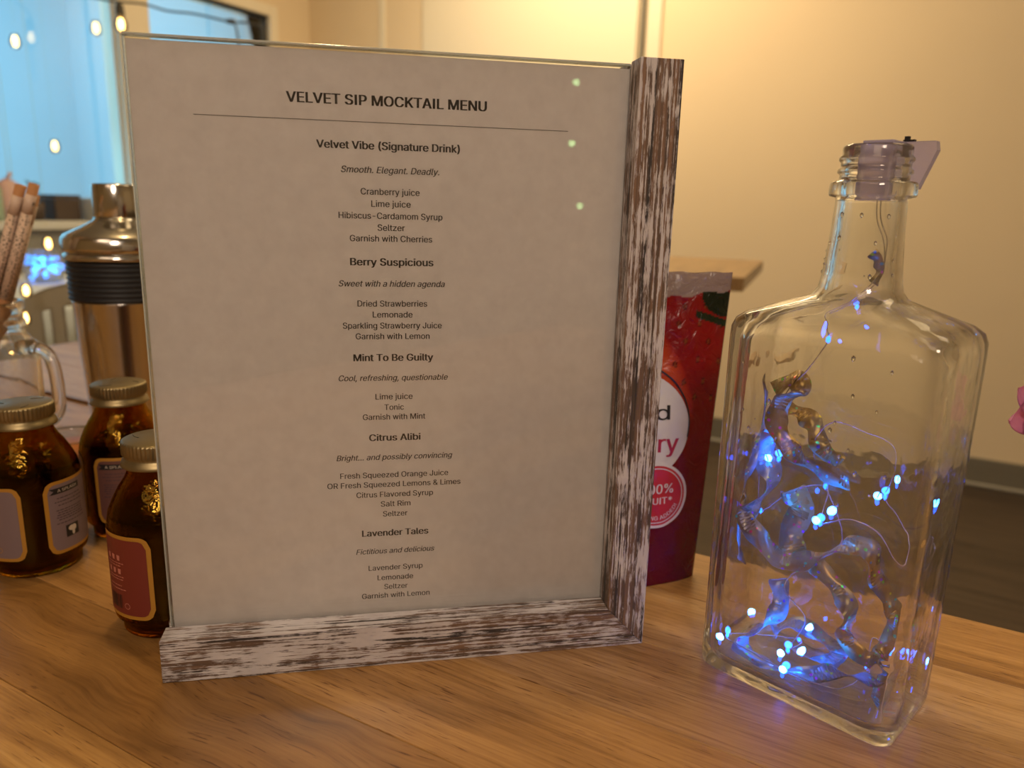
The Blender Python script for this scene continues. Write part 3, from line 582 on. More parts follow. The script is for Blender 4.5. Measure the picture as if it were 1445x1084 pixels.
# battery case plugged in the neck and leaning out at the back
bm = B(); box(bm, -0.0075, 0.0065, -0.0015, 0.0065, 0.2325, 0.2540, 0.001); link('plug', bm, M['pack'], fl)
bm = B(); poly = [(-0.0072, 0.2555), (0.0175, 0.2555), (0.0182, 0.2518), (0.0120, 0.2360), (0.0105, 0.2360), (-0.006, 0.2545)]
extrude_poly(bm, [(x, z) for x, z in poly], lambda x, z: (x, 0.0148+(0.2555-z)*0.1, z), lambda x, z: (x, 0.0195+(0.2555-z)*0.1, z)); link('battery_case', bm, M['pack'], fl)
bm = B(); box(bm, -0.0066, 0.0060, 0.0, 0.0170, 0.2541, 0.2554, 0.0004); link('case_bridge', bm, M['pack'], fl)
bm = B(); box(bm, 0.0045, 0.0092, 0.0145, 0.0165, 0.2556, 0.2563); box(bm, 0.0050, 0.0068, 0.0145, 0.0165, 0.2563, 0.2577); link('switch', bm, M['black'], fl)

# ------------------------------------------------------------------ strawberry pouch
def ell(x, z, cx, cz, rx, rz, a=0.0):
    dx, dz = x-cx, z-cz; c, s = math.cos(a), math.sin(a); u, v = dx*c+dz*s, -dx*s+dz*c
    return (u/rx)**2+(v/rz)**2
pouch = thing('fruit_pouch', 'torn-open red foil pouch of dried strawberries standing behind the wooden side rail', 'pouch', (0.047, 0.432, 0), 0.13)
PWd, PH = 0.152, 0.1895
nx, nz_ = 150, 230
def pshape(u, v, side):
    """u,v in 0..1; side -1 front, +1 back"""
    wd = PWd*(0.94+0.06*v); x = (u-.5)*wd + v*0.008; z = v*PH
    thick = 0.017*math.sin(PI*min(1, max(0, u)))**0.6*(1-v)**0.55+0.0005
    wr = (noise.noise(Vector((x*60, z*45, 3+side)))*0.0016+noise.noise(Vector((x*160, z*90, 9)))*0.0006)*min(1, 6*u*(1-u))*min(1, v*8)
    if v > .93: wr *= .4
    return Vector((x, 0.010*v+side*thick-wr*side, z + (noise.noise(Vector((x*90, 1, side)))*.0016 if v > .985 else 0)))
bm = B(); cl = bm.loops.layers.color.new('print'); fcol = {}
SEEDS = [(0.018+0.0135*i+(0.006 if j % 2 else 0)+random.uniform(-.002, .002), 0.105+0.011*j+random.uniform(-.0015, .0015)) for i in range(5) for j in range(7)]
def pcol(x, z):
    top = 0.1745+0.13*max(0, x-.045)+.001*math.sin(x*300)
    if z > top: return (0.52, 0.45, 0.43)
    if ell(x, z, 0.076, 0.173, 0.012, 0.008, -.6) < 1: return (0.06, 0.10, 0.05)
    if abs(z-0.166-(x-.06)*-.3) < .0022 and x > .062: return (0.08, 0.13, 0.06)
    c = (0.30, 0.018, 0.035) if z < .07 else (0.42, 0.028, 0.035)
    g = min(1, max(0, (z-.02)/.09)); c = tuple(a*(1-g)+b*g for a, b in zip((0.34, 0.022, 0.085), (0.48, 0.024, 0.032)))
    # cut fruit: orange-cream flesh
    for (ex, ez, rx, rz, an_, col_, k0) in ((0.045, 0.130, .011, .034, .45, (0.70, 0.26, 0.08), 1.0), (0.043, 0.112, .020, .016, 0, (0.66, 0.17, 0.05), .8), (.018, .14, .022, .04, .3, (.7, .3, .1), 1.0)):
        f = ell(x, z, ex, ez, rx, rz, an_)
        if f < 1: k = k0*(1-f)**.7; c = tuple(a*(1-k)+b*k for a, b in zip(c, col_))
    f = 0.5 if z > .108+.35*max(0, .062-x) else 2
    for sx, sz in SEEDS:
        if f < .95:
            e_ = ell(x, z, sx+.018, sz+.01, .0009, .0014)
            if e_ < 1: c = (0.45, 0.20, 0.06)
            elif e_ < 2.2: c = (0.30, 0.012, 0.02)
    return c
vv = [[[bm.verts.new(pshape(i/nx, j/nz_, sd)) for i in range(nx+1)] for j in range(nz_+1)] for sd in (-1, 1)]
for sd in (0, 1):
    for j in range(nz_):
        for i in range(nx):
            a, b, c, d = vv[sd][j][i], vv[sd][j][i+1], vv[sd][j+1][i+1], vv[sd][j+1][i]
            f = bm.faces.new((a, b, c, d) if sd == 0 else (d, c, b, a))
            for lp in f.loops: lp[cl] = (*pcol(lp.vert.co.x, lp.vert.co.z), 1)
def stitch(a, b):
    for p, q_ in zip(zip(a, b), list(zip(a, b))[1:]):
        f = bm.faces.new((p[0], p[1], q_[1], q_[0]))
        for lp in f.loops: lp[cl] = (0.3, 0.02, 0.03, 1)
stitch([vv[0][j][0] for j in range(nz_+1)], [vv[1][j][0] for j in range(nz_+1)]); stitch([vv[0][j][nx] for j in range(nz_+1)], [vv[1][j][nx] for j in range(nz_+1)])
stitch(vv[0][0], vv[1][0])
m = mat('printed_pouch_foil', (0.4, 0.03, 0.04), 0.22); q = NT(m); at_ = q.n('ShaderNodeVertexColor', layer_name='print'); q.l(at_.outputs[0], q.b.inputs['Base Color'])
mp = q.coord(); nz = q.noise(mp.outputs[0], 110, 4, 0.6, 1.0); q.bump(nz.outputs[0], 0.55, 0.003); M['pouch'] = m
link('pouch_body', bm, M['pouch'], pouch, True)
M['label_white'] = mat('white_pouch_print', (0.62, 0.60, 0.62), 0.35); M['seal_red'] = mat('seal_red', (0.45, 0.02, 0.03), 0.35); M['name_red'] = mat('name_red', (0.38, 0.02, 0.06), 0.35)
def pf(x, z, off=0.0):   # a point on the front of the pouch
    v = max(0, min(1, z/PH)); wd = PWd*(0.94+0.06*v); u = (x-v*.008)/wd+.5; p = pshape(u, v, -1); return Vector((x, p.y-off, z))
def disc(cx, cz, rx, rz, off, r0=0.0, n=56, a0=0, a1=2*PI):
    bm = B(); K = 8; rows_ = []
    for j in range(K+1):
        k = r0+(1-r0)*j/K; rows_.append([bm.verts.new(pf(cx+rx*k*math.cos(a0+(a1-a0)*i/n), cz+rz*k*math.sin(a0+(a1-a0)*i/n), off)) for i in range(n+1)])
    for A, Bq in zip(rows_, rows_[1:]):
        for i in range(n):
            try: bm.faces.new((A[i], A[i+1], Bq[i+1], Bq[i]))
            except ValueError: pass
    bmesh.ops.remove_doubles(bm, verts=bm.verts[:], dist=1e-6); return bm
PCX = 0.024
link('name_oval', disc(PCX, 0.098, 0.036, 0.034, .0007), M['label_white'], pouch)
link('oval_line', disc(PCX, 0.0995, 0.0365, 0.0375, .0009, .975, 40, -.2, 1.9), M['black'], pouch)
put_text('name_text', 'Dried', M['black'], pouch, lambda x, y: pf(0.026+x, 0.1035+y, .0010), .0085, .042, .03)
put_text('name_text', 'Strawberry', M['name_red'], pouch, lambda x, y: pf(0.0145+x, 0.0835+y, .0010), .011, .078, .03)
link('seal_ring', disc(0.041, 0.057, 0.0200, 0.0200, .0009), M['label_white'], pouch)
link('seal_disc', disc(0.041, 0.057, 0.0183, 0.0183, .0011), M['seal_red'], pouch)
link('seal_ring', disc(0.041, 0.057, 0.0170, 0.0170, .0013, .965), M['label_white'], pouch)
put_text('seal_text', '100%', M['label_white'], pouch, lambda x, y: pf(0.041+x, 0.0585+y, .0014), .0058, .021, .03)
put_text('seal_text', 'FRU|T*', M['label_white'], pouch, lambda x, y: pf(0.041+x, 0.0520+y, .0014), .0040, .020, .03)
def arc_map(x, y): a = -PI/2 + x/.0150; rr = .0150-y; return pf(0.041+rr*math.cos(a), 0.057+rr*math.sin(a), .0014)
put_text('seal_text', 'NOTH|NG ADDED!', M['label_white'], pouch, arc_map, .0024, .034, .02)

# ------------------------------------------------------------------ amber syrup bottles
CAPP = [(0.0, 0.1032), (0.0158, 0.1032), (0.0169, 0.1026), (0.0172, 0.1016), (0.0172, 0.0962), (0.0161, 0.0954), (0.0161, 0.0940), (0.0172, 0.0930), (0.0176, 0.0915), (0.0181, 0.0905), (0.0178, 0.0900), (0.0160, 0.0900), (0.0160, 0.1010), (0.0, 0.1010)]
def kn(r_, z, a): return r_-(0.0006 if (z > 0.0961 and z < 0.1020 and r_ > .016 and int(a/(2*PI)*96+.01) % 2) else 0)
def patch(bm, r_, th0, th1, z0, z1, rc, nc=44):
    W_ = (th1-th0)*r_; cols = []
    for i in range(nc+1):
        s = W_*i/nc; e = min(s, W_-s); cut = 0 if e >= rc else rc-math.sqrt(max(0, rc*rc-(rc-e)**2))
        a = th0+s/r_; cols.append([bm.verts.new((r_*math.cos(a), r_*math.sin(a), z)) for z in (z0+cut, z1-cut)])
    for A, Bq in zip(cols, cols[1:]): bm.faces.new((A[0], Bq[0], Bq[1], A[1]))
    return bm
def syrup_bottle(name, label, loc, rz, colm, linem, banner=True):
    e = thing(name, label, 'bottle', loc, rz, 'amber syrup bottles')
    RB = 0.0272
    out = [(0.0, 0.0018), (0.016, 0.0012), (0.0205, 0.0), (0.0232, 0.0012), (0.0236, 0.0065), (0.0246, 0.0085), (0.0266, 0.0100), (RB, 0.0125), (RB, 0.0580), (RB-.0004, 0.0615), (0.0258, 0.0665), (0.0232, 0.0725), (0.0200, 0.0785), (0.0170, 0.0830), (0.0154, 0.0865), (0.0151, 0.0895), (0.0146, 0.0990)]
    inn_ = [(0.0128, 0.0990), (0.0130, 0.0865), (0.0152, 0.0810), (0.0212, 0.0720), (0.0240, 0.0660), (0.0254, 0.0600), (0.0255, 0.0140), (0.0222, 0.0060), (0.0215, 0.0030), (0.0, 0.0030)]
    bm = B(); lathe(bm, out+inn_, 64); link('glass_body', bm, M['amber'], e, True)
    bm = B(); lathe(bm, [(0.0, 0.0032), (0.0213, 0.0032), (0.0220, 0.0062), (0.0252, 0.0142), (0.0252, 0.0600), (0.0243, 0.0650), (0.0240, 0.0654), (0.0, 0.0650)], 48); link('syrup', bm, M['syrup'], e, True)
    bm = B(); lathe(bm, CAPP, 192, rad=kn); link('cap', bm, M['cap'], e, True)
    bm = B()
    for a in (0.5, 2.6, 4.7): tube(bm, [((0.0135-.001*k)*math.cos(a+.09*k), (0.0135-.001*k)*math.sin(a+.09*k), .1033) for k in range(6)], .00022, 5)
    link('cap_stamp', bm, M['cable'], e)
    for k, (c0) in enumerate((0.0, PI)):
        h_ = 1.37; r1 = RB+.00018; r2 = RB+.00030; r3 = RB+.00042
        bm = B(); patch(bm, r1, c0-h_, c0+h_, 0.0135, 0.0590, .006); lb = link('paper_label', bm, M['orange_border'], e, True)
        bm = B(); patch(bm, r2, c0-h_+.085, c0+h_-.085, 0.0155, 0.0570, .0045); link('label_field', bm, colm, lb, True)
        cy = lambda x, y, zc, a, r_=r3: (r_*math.cos(a+x/r_), r_*math.sin(a+x/r_), zc+y)
        A = c0-0.82
        # ribbon banner with lettering
        bm = B()
        pts = [(-.0115, .0), (-.0095, .0018), (-.0115, .0036), (.0085, .0036), (.0085, .0)]
        n_ = 16
        for s_ in range(n_):
            x0 = -.0095+.018*s_/n_; x1 = -.0095+.018*(s_+1)/n_
            f = [bm.verts.new(cy(x, y+.0012*abs(x)/.0095*0, .0512, A)) for x, y in ((x0, 0), (x1, 0), (x1, .0036), (x0, .0036))]; bm.faces.new(f)
        for tri in (((-.0095, 0), (-.0095, .0018), (-.0120, 0)), ((-.0095, .0018), (-.0095, .0036), (-.0120, .0036))): bm.faces.new([bm.verts.new(cy(x, y, .0512, A)) for x, y in tri])
        link('banner', bm, M['black'], lb)
        put_text('banner_text', 'A SPLASH', M['cream'], lb, lambda x, y, A=A: cy(x-.0005, y, .0521, A, r3+.00008), .0018, .0135, .02)
        bm = B()
        for row, (z, hw) in enumerate([(.0480, .008), (.0458, .0095), (.0436, .0075), (.0405, .0090), (.0390, .0082), (.0375, .0088), (.0360, .0092), (.0345, .0080), (.0322, .0095)]):
            x = -hw
            while x < hw:
                wl = random.uniform(.0008, .0026); n2 = 2
                for s_ in range(n2):
                    xa, xb = x+wl*s_/n2, x+wl*(s_+1)/n2; bm.faces.new([bm.verts.new(cy(a_, b_, z, A)) for a_, b_ in ((xa, 0), (xb, 0), (xb, .00055), (xa, .00055))])
                x += wl+.0005
        o = link('fine_print', bm, linem, lb); o['kind'] = 'stuff'
        bm = B()
        for s_ in range(8):
            x0, x1 = -.0045+.009*s_/8, -.0045+.009*(s_+1)/8; bm.faces.new([bm.verts.new(cy(x, y, .0225, A)) for x, y in ((x0, 0), (x1, 0), (x1, .0075), (x0, .0075))])
        link('badge', bm, M['black'], lb)
        bm = B()
        for cx_, cz_, rx_, rz_ in ((-.0008, .0050, .0022, .0017), (.0010, .0048, .0017, .0019), (.0003, .0022, .0010, .0018)):
            c_ = bm.verts.new(cy(cx_, cz_, .0225, A, r3+.0001)); rr_ = [bm.verts.new(cy(cx_+rx_*math.cos(2*PI*i/14), cz_+rz_*math.sin(2*PI*i/14), .0225, A, r3+.0001)) for i in range(14)]
            for i in range(14): bm.faces.new((c_, rr_[i], rr_[(i+1) % 14]))
        link('badge_figure', bm, M['cream'], lb)
        A2 = c0+0.55
        bm = B(); x = -.006
        while x < .004:
            wl = random.uniform(.0003, .0010); bm.faces.new([bm.verts.new(cy(a_, b_, .0185, A2)) for a_, b_ in ((x, 0), (x+wl, 0), (x+wl, .0075), (x, .0075))]); x += wl+random.uniform(.0003, .0008)
        link('barcode', bm, M['darkline'] if colm is not M['red'] else M['black'], lb)
        bm = B()
        for (z, x0_, x1_) in ((.0290, -.006, .0065), (.0310, -.006, .0045), (.0345, -.006, .005), (.0360, -.006, .0065), (.0420, -.006, .005), (.0435, -.006, .006)):
            x = x0_
            while x < x1_: wl = random.uniform(.0006, .002); bm.faces.new([bm.verts.new(cy(a_, b_, z, A2)) for a_, b_ in ((x, 0), (x+wl, 0), (x+wl, .0005), (x, .0005))]); x += wl+.0004
        o = link('fine_print', bm, linem, lb); o['kind'] = 'stuff'
        bm = B()   # small pictograms: glass + glass + glass
        for zc in (.0378, .0452):
            for xo in (-.004, .0, .004):
                for tri in (((xo-.0009, 0), (xo+.0009, 0), (xo+.0012, .0028), (xo-.0012, .0028)),): bm.faces.new([bm.verts.new(cy(a_, b_, zc, A2)) for a_, b_ in tri])
        link('pictograms', bm, linem, lb)
        bm = B()   # round fruit stamp
        cc = (.0075, .0205); n_ = 20
        ro = [bm.verts.new(cy(cc[0]+.0017*math.cos(2*PI*i/n_), cc[1]-.0205+.0017*math.sin(2*PI*i/n_), .0205, A2)) for i in range(n_)]; ri = [bm.verts.new(cy(cc[0]+.0014*math.cos(2*PI*i/n_), .0014*math.sin(2*PI*i/n_), .0205, A2)) for i in range(n_)]
        for i in range(n_): bm.faces.new((ro[i], ro[(i+1) % n_], ri[(i+1) % n_], ri[i]))
        link('fruit_stamp', bm, M['redline'] if colm is M['red'] else M['orange_border'], lb)
    return e
# label gap faces a little to the left of the camera
def rotfor(loc, phi): return math.atan2(-loc[1], -loc[0]) + phi
LL = (-0.292, 0.434, 0); ML = (-0.263, 0.4905, 0); RLc = (-0.1835, 0.3745, 0)
syrup_bottle('syrup_bottle', 'amber syrup bottle with mauve labels, nearest the glass mug', LL, rotfor(LL, PI/2-.02), M['plum'], M['darkline'])
syrup_bottle('syrup_bottle', 'amber syrup bottle with dusty red-brown label, standing in front of the steel shaker', ML, rotfor(ML, .62), M['wine'], M['darkline'])
syrup_bottle('syrup_bottle', 'amber syrup bottle with brick red label, half hidden by the menu stand', RLc, rotfor(RLc, PI/2-.06), M['red'], M['redline'])

# ------------------------------------------------------------------ cocktail shaker
sh = thing('cocktail_shaker', 'brushed steel cocktail shaker with a black rubber grip behind the menu stand', 'shaker', (-0.352, 0.683, 0))
bm = B(); lathe(bm, [(0, 0.001), (0.034, 0.0), (0.0355, 0.0015), (0.0378, 0.036), (0.0402, 0.075), (0.0430, 0.1335), (0.0432, 0.1340), (0.0, 0.1340)], 72); link('cup', bm, M['steel'], sh, True)
bm = B(); pr = [(0.041, 0.1342)]
for k in range(8): z = 0.1345+k*0.0043; pr += [(0.0432, z), (0.0448+.0002*k/8, z+.0012), (0.0448+.0002*k/8, z+.0028), (0.0434, z+.0040)]
pr += [(0.041, 0.1695)]; lathe(bm, pr, 72, closed=True); link('rubber_grip', bm, M['rubber'], sh, True)
bm = B(); lathe(bm, [(0.040, 0.1698), (0.0462, 0.1700), (0.0466, 0.1712), (0.0463, 0.1750), (0.0440, 0.1757), (0.0440, 0.1764), (0.0470, 0.1772), (0.0476, 0.1800), (0.0470, 0.1880), (0.0445, 0.1915), (0.0300, 0.1985), (0.0215, 0.2030), (0.0200, 0.2045), (0.0200, 0.2060), (0.0, 0.2060)], 72); link('strainer_lid', bm, M['steel'], sh, True)
bm = B(); lathe(bm, [(0.0, 0.2062), (0.0196, 0.2062), (0.0200, 0.2070), (0.0196, 0.2330), (0.0188, 0.2345), (0.0, 0.2350)], 64); link('top_cap', bm, M['steel'], sh, True)

# ------------------------------------------------------------------ glass mug with straws
MC = (-0.450, 0.628, 0)
mug = thing('jar_mug', 'clear glass jar mug with a looped handle, holding the wrapped straws', 'mug', MC)
bm = B(); lathe(bm, [(0, 0.002), (0.030, 0.001), (0.0365, 0.0), (0.0400, 0.004), (0.0415, 0.012), (0.0418, 0.085), (0.0405, 0.096), (0.0365, 0.104), (0.0335, 0.108), (0.0328, 0.113), (0.0342, 0.115), (0.0342, 0.118), (0.0328, 0.120), (0.0328, 0.127), (0.0345, 0.129), (0.0348, 0.133), (0.0335, 0.1355), (0.0315, 0.1355), (0.0300, 0.132), (0.0298, 0.110), (0.0330, 0.101), (0.0378, 0.094), (0.0388, 0.084), (0.0385, 0.014), (0.0360, 0.009), (0, 0.009)], 72); link('glass_body', bm, M['mug_glass'], mug, True)
hd = smooth_path([(0.0375, -0.006, 0.098), (0.0500, -0.010, 0.1005), (0.0630, -0.013, 0.0960), (0.0690, -0.015, 0.0840), (0.0710, -0.016, 0.062), (0.0690, -0.015, 0.048), (0.0600, -0.012, 0.038), (0.0480, -0.009, 0.0350), (0.0395, -0.006, 0.0400)], 7)
bm = B(); tube(bm, hd, [0.0068 if i < 8 or i > len(hd)-8 else 0.0052 for i in range(len(hd))], 16); link('handle', bm, M['mug_glass'], mug, True)
top_c = Vector((-0.3915, 0.625, 0.2305)); low = Vector((-0.436, 0.620, 0.1300)); axis = (top_c-low).normalized(); bot_c = low - axis*((low.z-0.0165)/axis.z)
# keep the foot of the bundle inside the mug
foot = Vector((-0.477, 0.630, 0.0155)); axis = (top_c-foot).normalized()
SLN = (top_c-foot).length
for k, (ox, oy, dl, lab) in enumerate([(-0.0049, -0.001, 0, 'kraft straw in dotted wrapper leaning in the mug, left one of the front pair'), (0.0049, 0.0, .0012, 'kraft straw in dotted wrapper leaning in the mug, right one of the front pair'), (0.0005, 0.0090, -.004, 'kraft straw in dotted wrapper leaning in the mug, behind the front pair')]):
    st = thing('paper_straw', lab, 'straw', foot+Vector((ox, oy, .0035 if k < 2 else 0)), 0, 'wrapped straws in the mug'); st.rotation_mode = 'QUATERNION'; st.rotation_quaternion = axis.to_track_quat('Z', 'Y')
    ln = SLN+dl-.0036
    bm = B(); lathe(bm, [(0.0040, 0), (0.0040, ln), (0.0031, ln), (0.0031, 0)], 20, closed=True); link('tube', bm, M['kraft'], st, True)
    bm = B(); lathe(bm, [(0.00425, ln-.100), (0.00425, ln-.0245), (0.0041, ln-.0245), (0.0041, ln-.100)], 20, closed=True); link('dotted_wrapper', bm, M['dots'], st, True)
    bm = B(); lathe(bm, [(0.00426, ln-.0243), (0.00426, ln-.0085), (0.0041, ln-.0085), (0.0041, ln-.0243)], 20, closed=True); wb = link('plain_wrapper', bm, M['wrap_plain'], st, True)
    if k == 1:
        def kmap(x, y, r_=0.0044): a = -PI/2-.1+x/r_; return (r_*math.cos(a), r_*math.sin(a), ln-.0165+y)
        put_text('wrapper_letter', 'K', M['black'], wb, kmap, .0030, .0030, .04)

# ------------------------------------------------------------------ low jar of orange sugar
dj = thing('low_jar', 'low clear glass jar of orange sugar peeping out between the mauve and dusty red bottles', 'jar', (-0.362, 0.590, 0))
bm = B(); lathe(bm, [(0, 0.001), (0.026, 0.0), (0.029, 0.003), (0.029, 0.030), (0.027, 0.0335), (0.0255, 0.0335), (0.0265, 0.029), (0.0265, 0.005), (0, 0.004)], 48); link('glass_body', bm, M['jar_glass'], dj, True)
bm = B(); lathe(bm, [(0, 0.0105), (0.0262, 0.0105), (0.0262, 0.0240), (0, 0.0255)], 40); link('sugar', bm, M['orange_fill'], dj, True)
bm = B(); lathe(bm, [(0.0292, 0.0004), (0.0300, 0.001), (0.0302, 0.004), (0.0292, 0.0045)], 48, closed=True); lathe(bm, [(0.0292, 0.0065), (0.0302, 0.007), (0.0302, 0.0085), (0.0292, 0.009)], 48, closed=True); link('metal_band', bm, M['steel'], dj, True)

# ------------------------------------------------------------------ orchid at the right edge
orc = thing('orchid', 'pink orchid bloom on a dark red stem beyond the clear bottle', 'flower', (0.315, 0.318, 0.0))
CX, CZF = -.0795, .1430
bm = B(); lathe(bm, [(0, 0.0), (0.020, 0.0), (0.026, 0.012), (0.026, 0.03), (0.014, 0.05), (0.012, 0.058), (0.015, 0.062), (0.012, 0.062), (0.010, 0.055), (0.0, 0.05)], 36)
vs = link('vase', bm, M['vase'], orc, True)
bm = B(); tube(bm, smooth_path([(0, 0, .05), (-.006, .001, .085), (-.028, .004, .122), (-.052, .006, .133), (CX+.012, .007, CZF-.012), (CX, .007, CZF)], 6), .0016, 8); link('stem', bm, M['stem'], orc, True)
def petal(ang, ln, wd, tilt, cup):
    bm = B(); nu, nv = 14, 9; g_ = []
    for i in range(nu+1):
        u = i/nu; hw = wd*math.sin(PI*min(1, (u*.93+.06)))**.65
        g_.append([bm.verts.new((u*ln, (j/nv*2-1)*hw, cup*ln*(u*u)*.5+cup*((j/nv*2-1)**2)*wd*.6+.0005*math.sin(u*9+j))) for j in range(nv+1)])
    for A, Bq in zip(g_, g_[1:]):
        for j in range(nv): bm.faces.new((A[j], Bq[j], Bq[j+1], A[j+1]))
    top = bm.faces[:]; r_ = bmesh.ops.solidify(bm, geom=top, thickness=.0007)
    # local x -> direction ang in the x-z plane facing the camera
    Mx = Matrix.Translation((CX, .004, CZF)) @ Matrix.Rotation(-ang, 4, 'Y') @ Matrix.Rotation(PI/2+tilt, 4, 'X'); bmesh.ops.transform(bm, matrix=Mx, verts=bm.verts[:]); return bm
for ang, ln, wd, tl, cu_ in [(2.62, .0195, .0075, .2, .25), (3.35, .0190, .0085, -.15, .3), (4.3, .017, .007, .1, .3), (1.5, .018, .007, .1, .2), (0.3, .019, .008, 0, .3), (-.7, .018, .007, .2, .3)]:
    link('petal', petal(ang, ln, wd, tl, cu_), M['petal'], orc, True)
bm = B(); ball(bm, (CX, .001, CZF), .0035, 2, (1, 1.2, .8)); link('lip', bm, M['stem'], orc, True)

# ------------------------------------------------------------------ high table behind the pouch
ht = thing('high_table', 'plain wooden high table by the cream wall, its corner showing above the pouch', 'table', (0, 0, FZ), R(69))
def rot(x, y): a = -R(69); return (x*math.cos(a)-y*math.sin(a), x*math.sin(a)+y*math.cos(a))
cx_, cy_ = rot(.451, 1.498); dx_, dy_ = rot(.67, 2.064)
bm = B(); box(bm, cx_, dx_, cy_, cy_+.36, .848-.026, .850, .002); link('table_top', bm, M['board'], ht)
bm = B(); box(bm, (cx_+dx_)/2-.03, (cx_+dx_)/2+.03, cy_+.24, cy_+.30, .02, .822, .003); link('pedestal', bm, M['cable'], ht)
bm = B(); box(bm, (cx_+dx_)/2-.15, (cx_+dx_)/2+.15, cy_+.12, cy_+.34, .0, .02, .003); link('foot', bm, M['cable'], ht)

# ------------------------------------------------------------------ background: console, guests' table, chairs
con = thing('console', 'grey console with a white ledge against the left window', 'console', room(-2.86, 1.30, FZ), TH)
bm = B(); box(bm, -.17, .18, -.9, .365, 0, .855, .004); link('carcass', bm, M['console'], con)
bm = B(); box(bm, -.17, .20, -.92, .385, .856, .885, .004); link('ledge', bm, M['console_top'], con)
bm = B(); box(bm, -.17, .20, .387, .415, 0, .965, .004); link('end_panel', bm, M['console_top'], con)
def onc(ds, dn): return room(-2.86+ds, 1.30+dn, FZ+.886)
def small(name, label, cat, loc, parts, grp='things on the console ledge'):
    e = thing(name, label, cat, loc, TH, grp)
    for nm, bm, mm, sm in parts: link(nm, bm, mm, e, sm)
    return e
bm = B(); box(bm, -.05, .05, -.075, .075, 0, .20, .01); b2 = B(); box(b2, -.055, .055, -.08, .08, .2, .225, .006)
small('storage_box', 'tall dark storage box behind the straws on the console', 'box', onc(.08, -.04), [('box_body', bm, M['dark'], False), ('lid', b2, M['dark'], False)])
bm = B(); lathe(bm, [(0, 0), (.035, 0), (.038, .01), (.038, .10), (.016, .14), (.014, .18), (.017, .185), (0, .185)], 24); b2 = B(); lathe(b2, [(0, .185), (.019, .185), (.019, .205), (0, .205)], 20)
small('sage_bottle', 'pale sage green bottle next to the tall dark box on the console', 'bottle', onc(.12, .075), [('body', bm, M['sage'], True), ('stopper', b2, M['console_top'], True)])
bm = B(); lathe(bm, [(0, 0), (.030, 0), (.038, .05), (.036, .12), (.012, .135), (0, .136)], 9); bmesh.ops.scale(bm, vec=(.6, 1, 1), verts=bm.verts[:]); b2 = B(); tube(b2, [(0, 0, .134), (0, .015, .155)], .006, 6)
small('gift_packet', 'pale pink paper packet leaning beside the potted plant on the console', 'packet', onc(.10, .148), [('packet', bm, M['pink_bag'], True), ('twist', b2, M['pink_bag'], True)])
bm = B(); lathe(bm, [(0, 0), (.026, 0), (.032, .06), (.028, .06), (0, .055)], 20); b2 = B()
for k in range(22):
    a = random.uniform(0, 2*PI); h = random.uniform(.06, .12); rr = random.uniform(.012, .030); p = (rr*math.cos(a), rr*math.sin(a), .06+h*.6); tube(b2, smooth_path([(0, 0, .055), (p[0]*.5, p[1]*.5, .055+h*.6), (p[0], p[1], p[2])], 3), [.002, .003, .006, .008, .006, .003, .001][:7], 5, flat=.35)
small('potted_plant', 'small dark green potted plant on the console', 'plant', onc(.10, .228), [('pot', bm, M['brown'], True), ('foliage', b2, M['leafy'], True)])
bm = B(); box(bm, -.05, .05, -.04, .05, 0, .075, .004); b2 = B(); box(b2, -.053, .053, -.043, .053, .076, .088, .003)
small('brown_box', 'low brown box at the end panel of the console', 'box', onc(.09, .318), [('box_body', bm, M['brown'], False), ('lid', b2, M['brown'], False)])

gt = thing('guest_table', 'round far table under a pale cloth, carrying the glowing blue jar', 'table', (-1.36, 2.02, FZ))
TZ = .728
def drape(r_, z, a): return r_*(1+.035*math.sin(a*11)*(1 if z < TZ-.02 else 0))
bm = B(); lathe(bm, [(0, TZ), (.40, TZ), (.412, TZ-.004), (.418, TZ-.02), (.425, TZ-.20), (.423, TZ-.20), (.41, TZ-.02), (0, TZ-.015)], 88, rad=drape); link('tablecloth', bm, M['cloth'], gt, True)
bm = B(); lathe(bm, [(0, .0), (.22, 0), (.22, .02), (.03, .04), (.03, TZ-.02), (0, TZ-.02)], 28); link('pedestal', bm, M['cable'], gt, True)
gj = thing('glowing_jar', 'round glass jar packed with blue fairy lights on the far cloth-covered table', 'jar', (-1.345, 2.17, FZ+TZ+.0005))
bm = B(); lathe(bm, [(0, 0), (.040, 0), (.050, .012), (.052, .055), (.040, .080), (.036, .088), (.040, .092), (.034, .092), (.034, .082), (.046, .055), (.044, .012), (0, .006)], 32); link('glass_body', bm, M['jar_glass'], gj, True)
rnd = random.Random(3)
for k in range(15):
    a = rnd.uniform(0, 2*PI); rr = rnd.uniform(.005, .034); bm = B(); ball(bm, (rr*math.cos(a), rr*math.sin(a), rnd.uniform(.016, .070)), .0062, 1); link('led_bulb', bm, M['led_far'], gj, True)
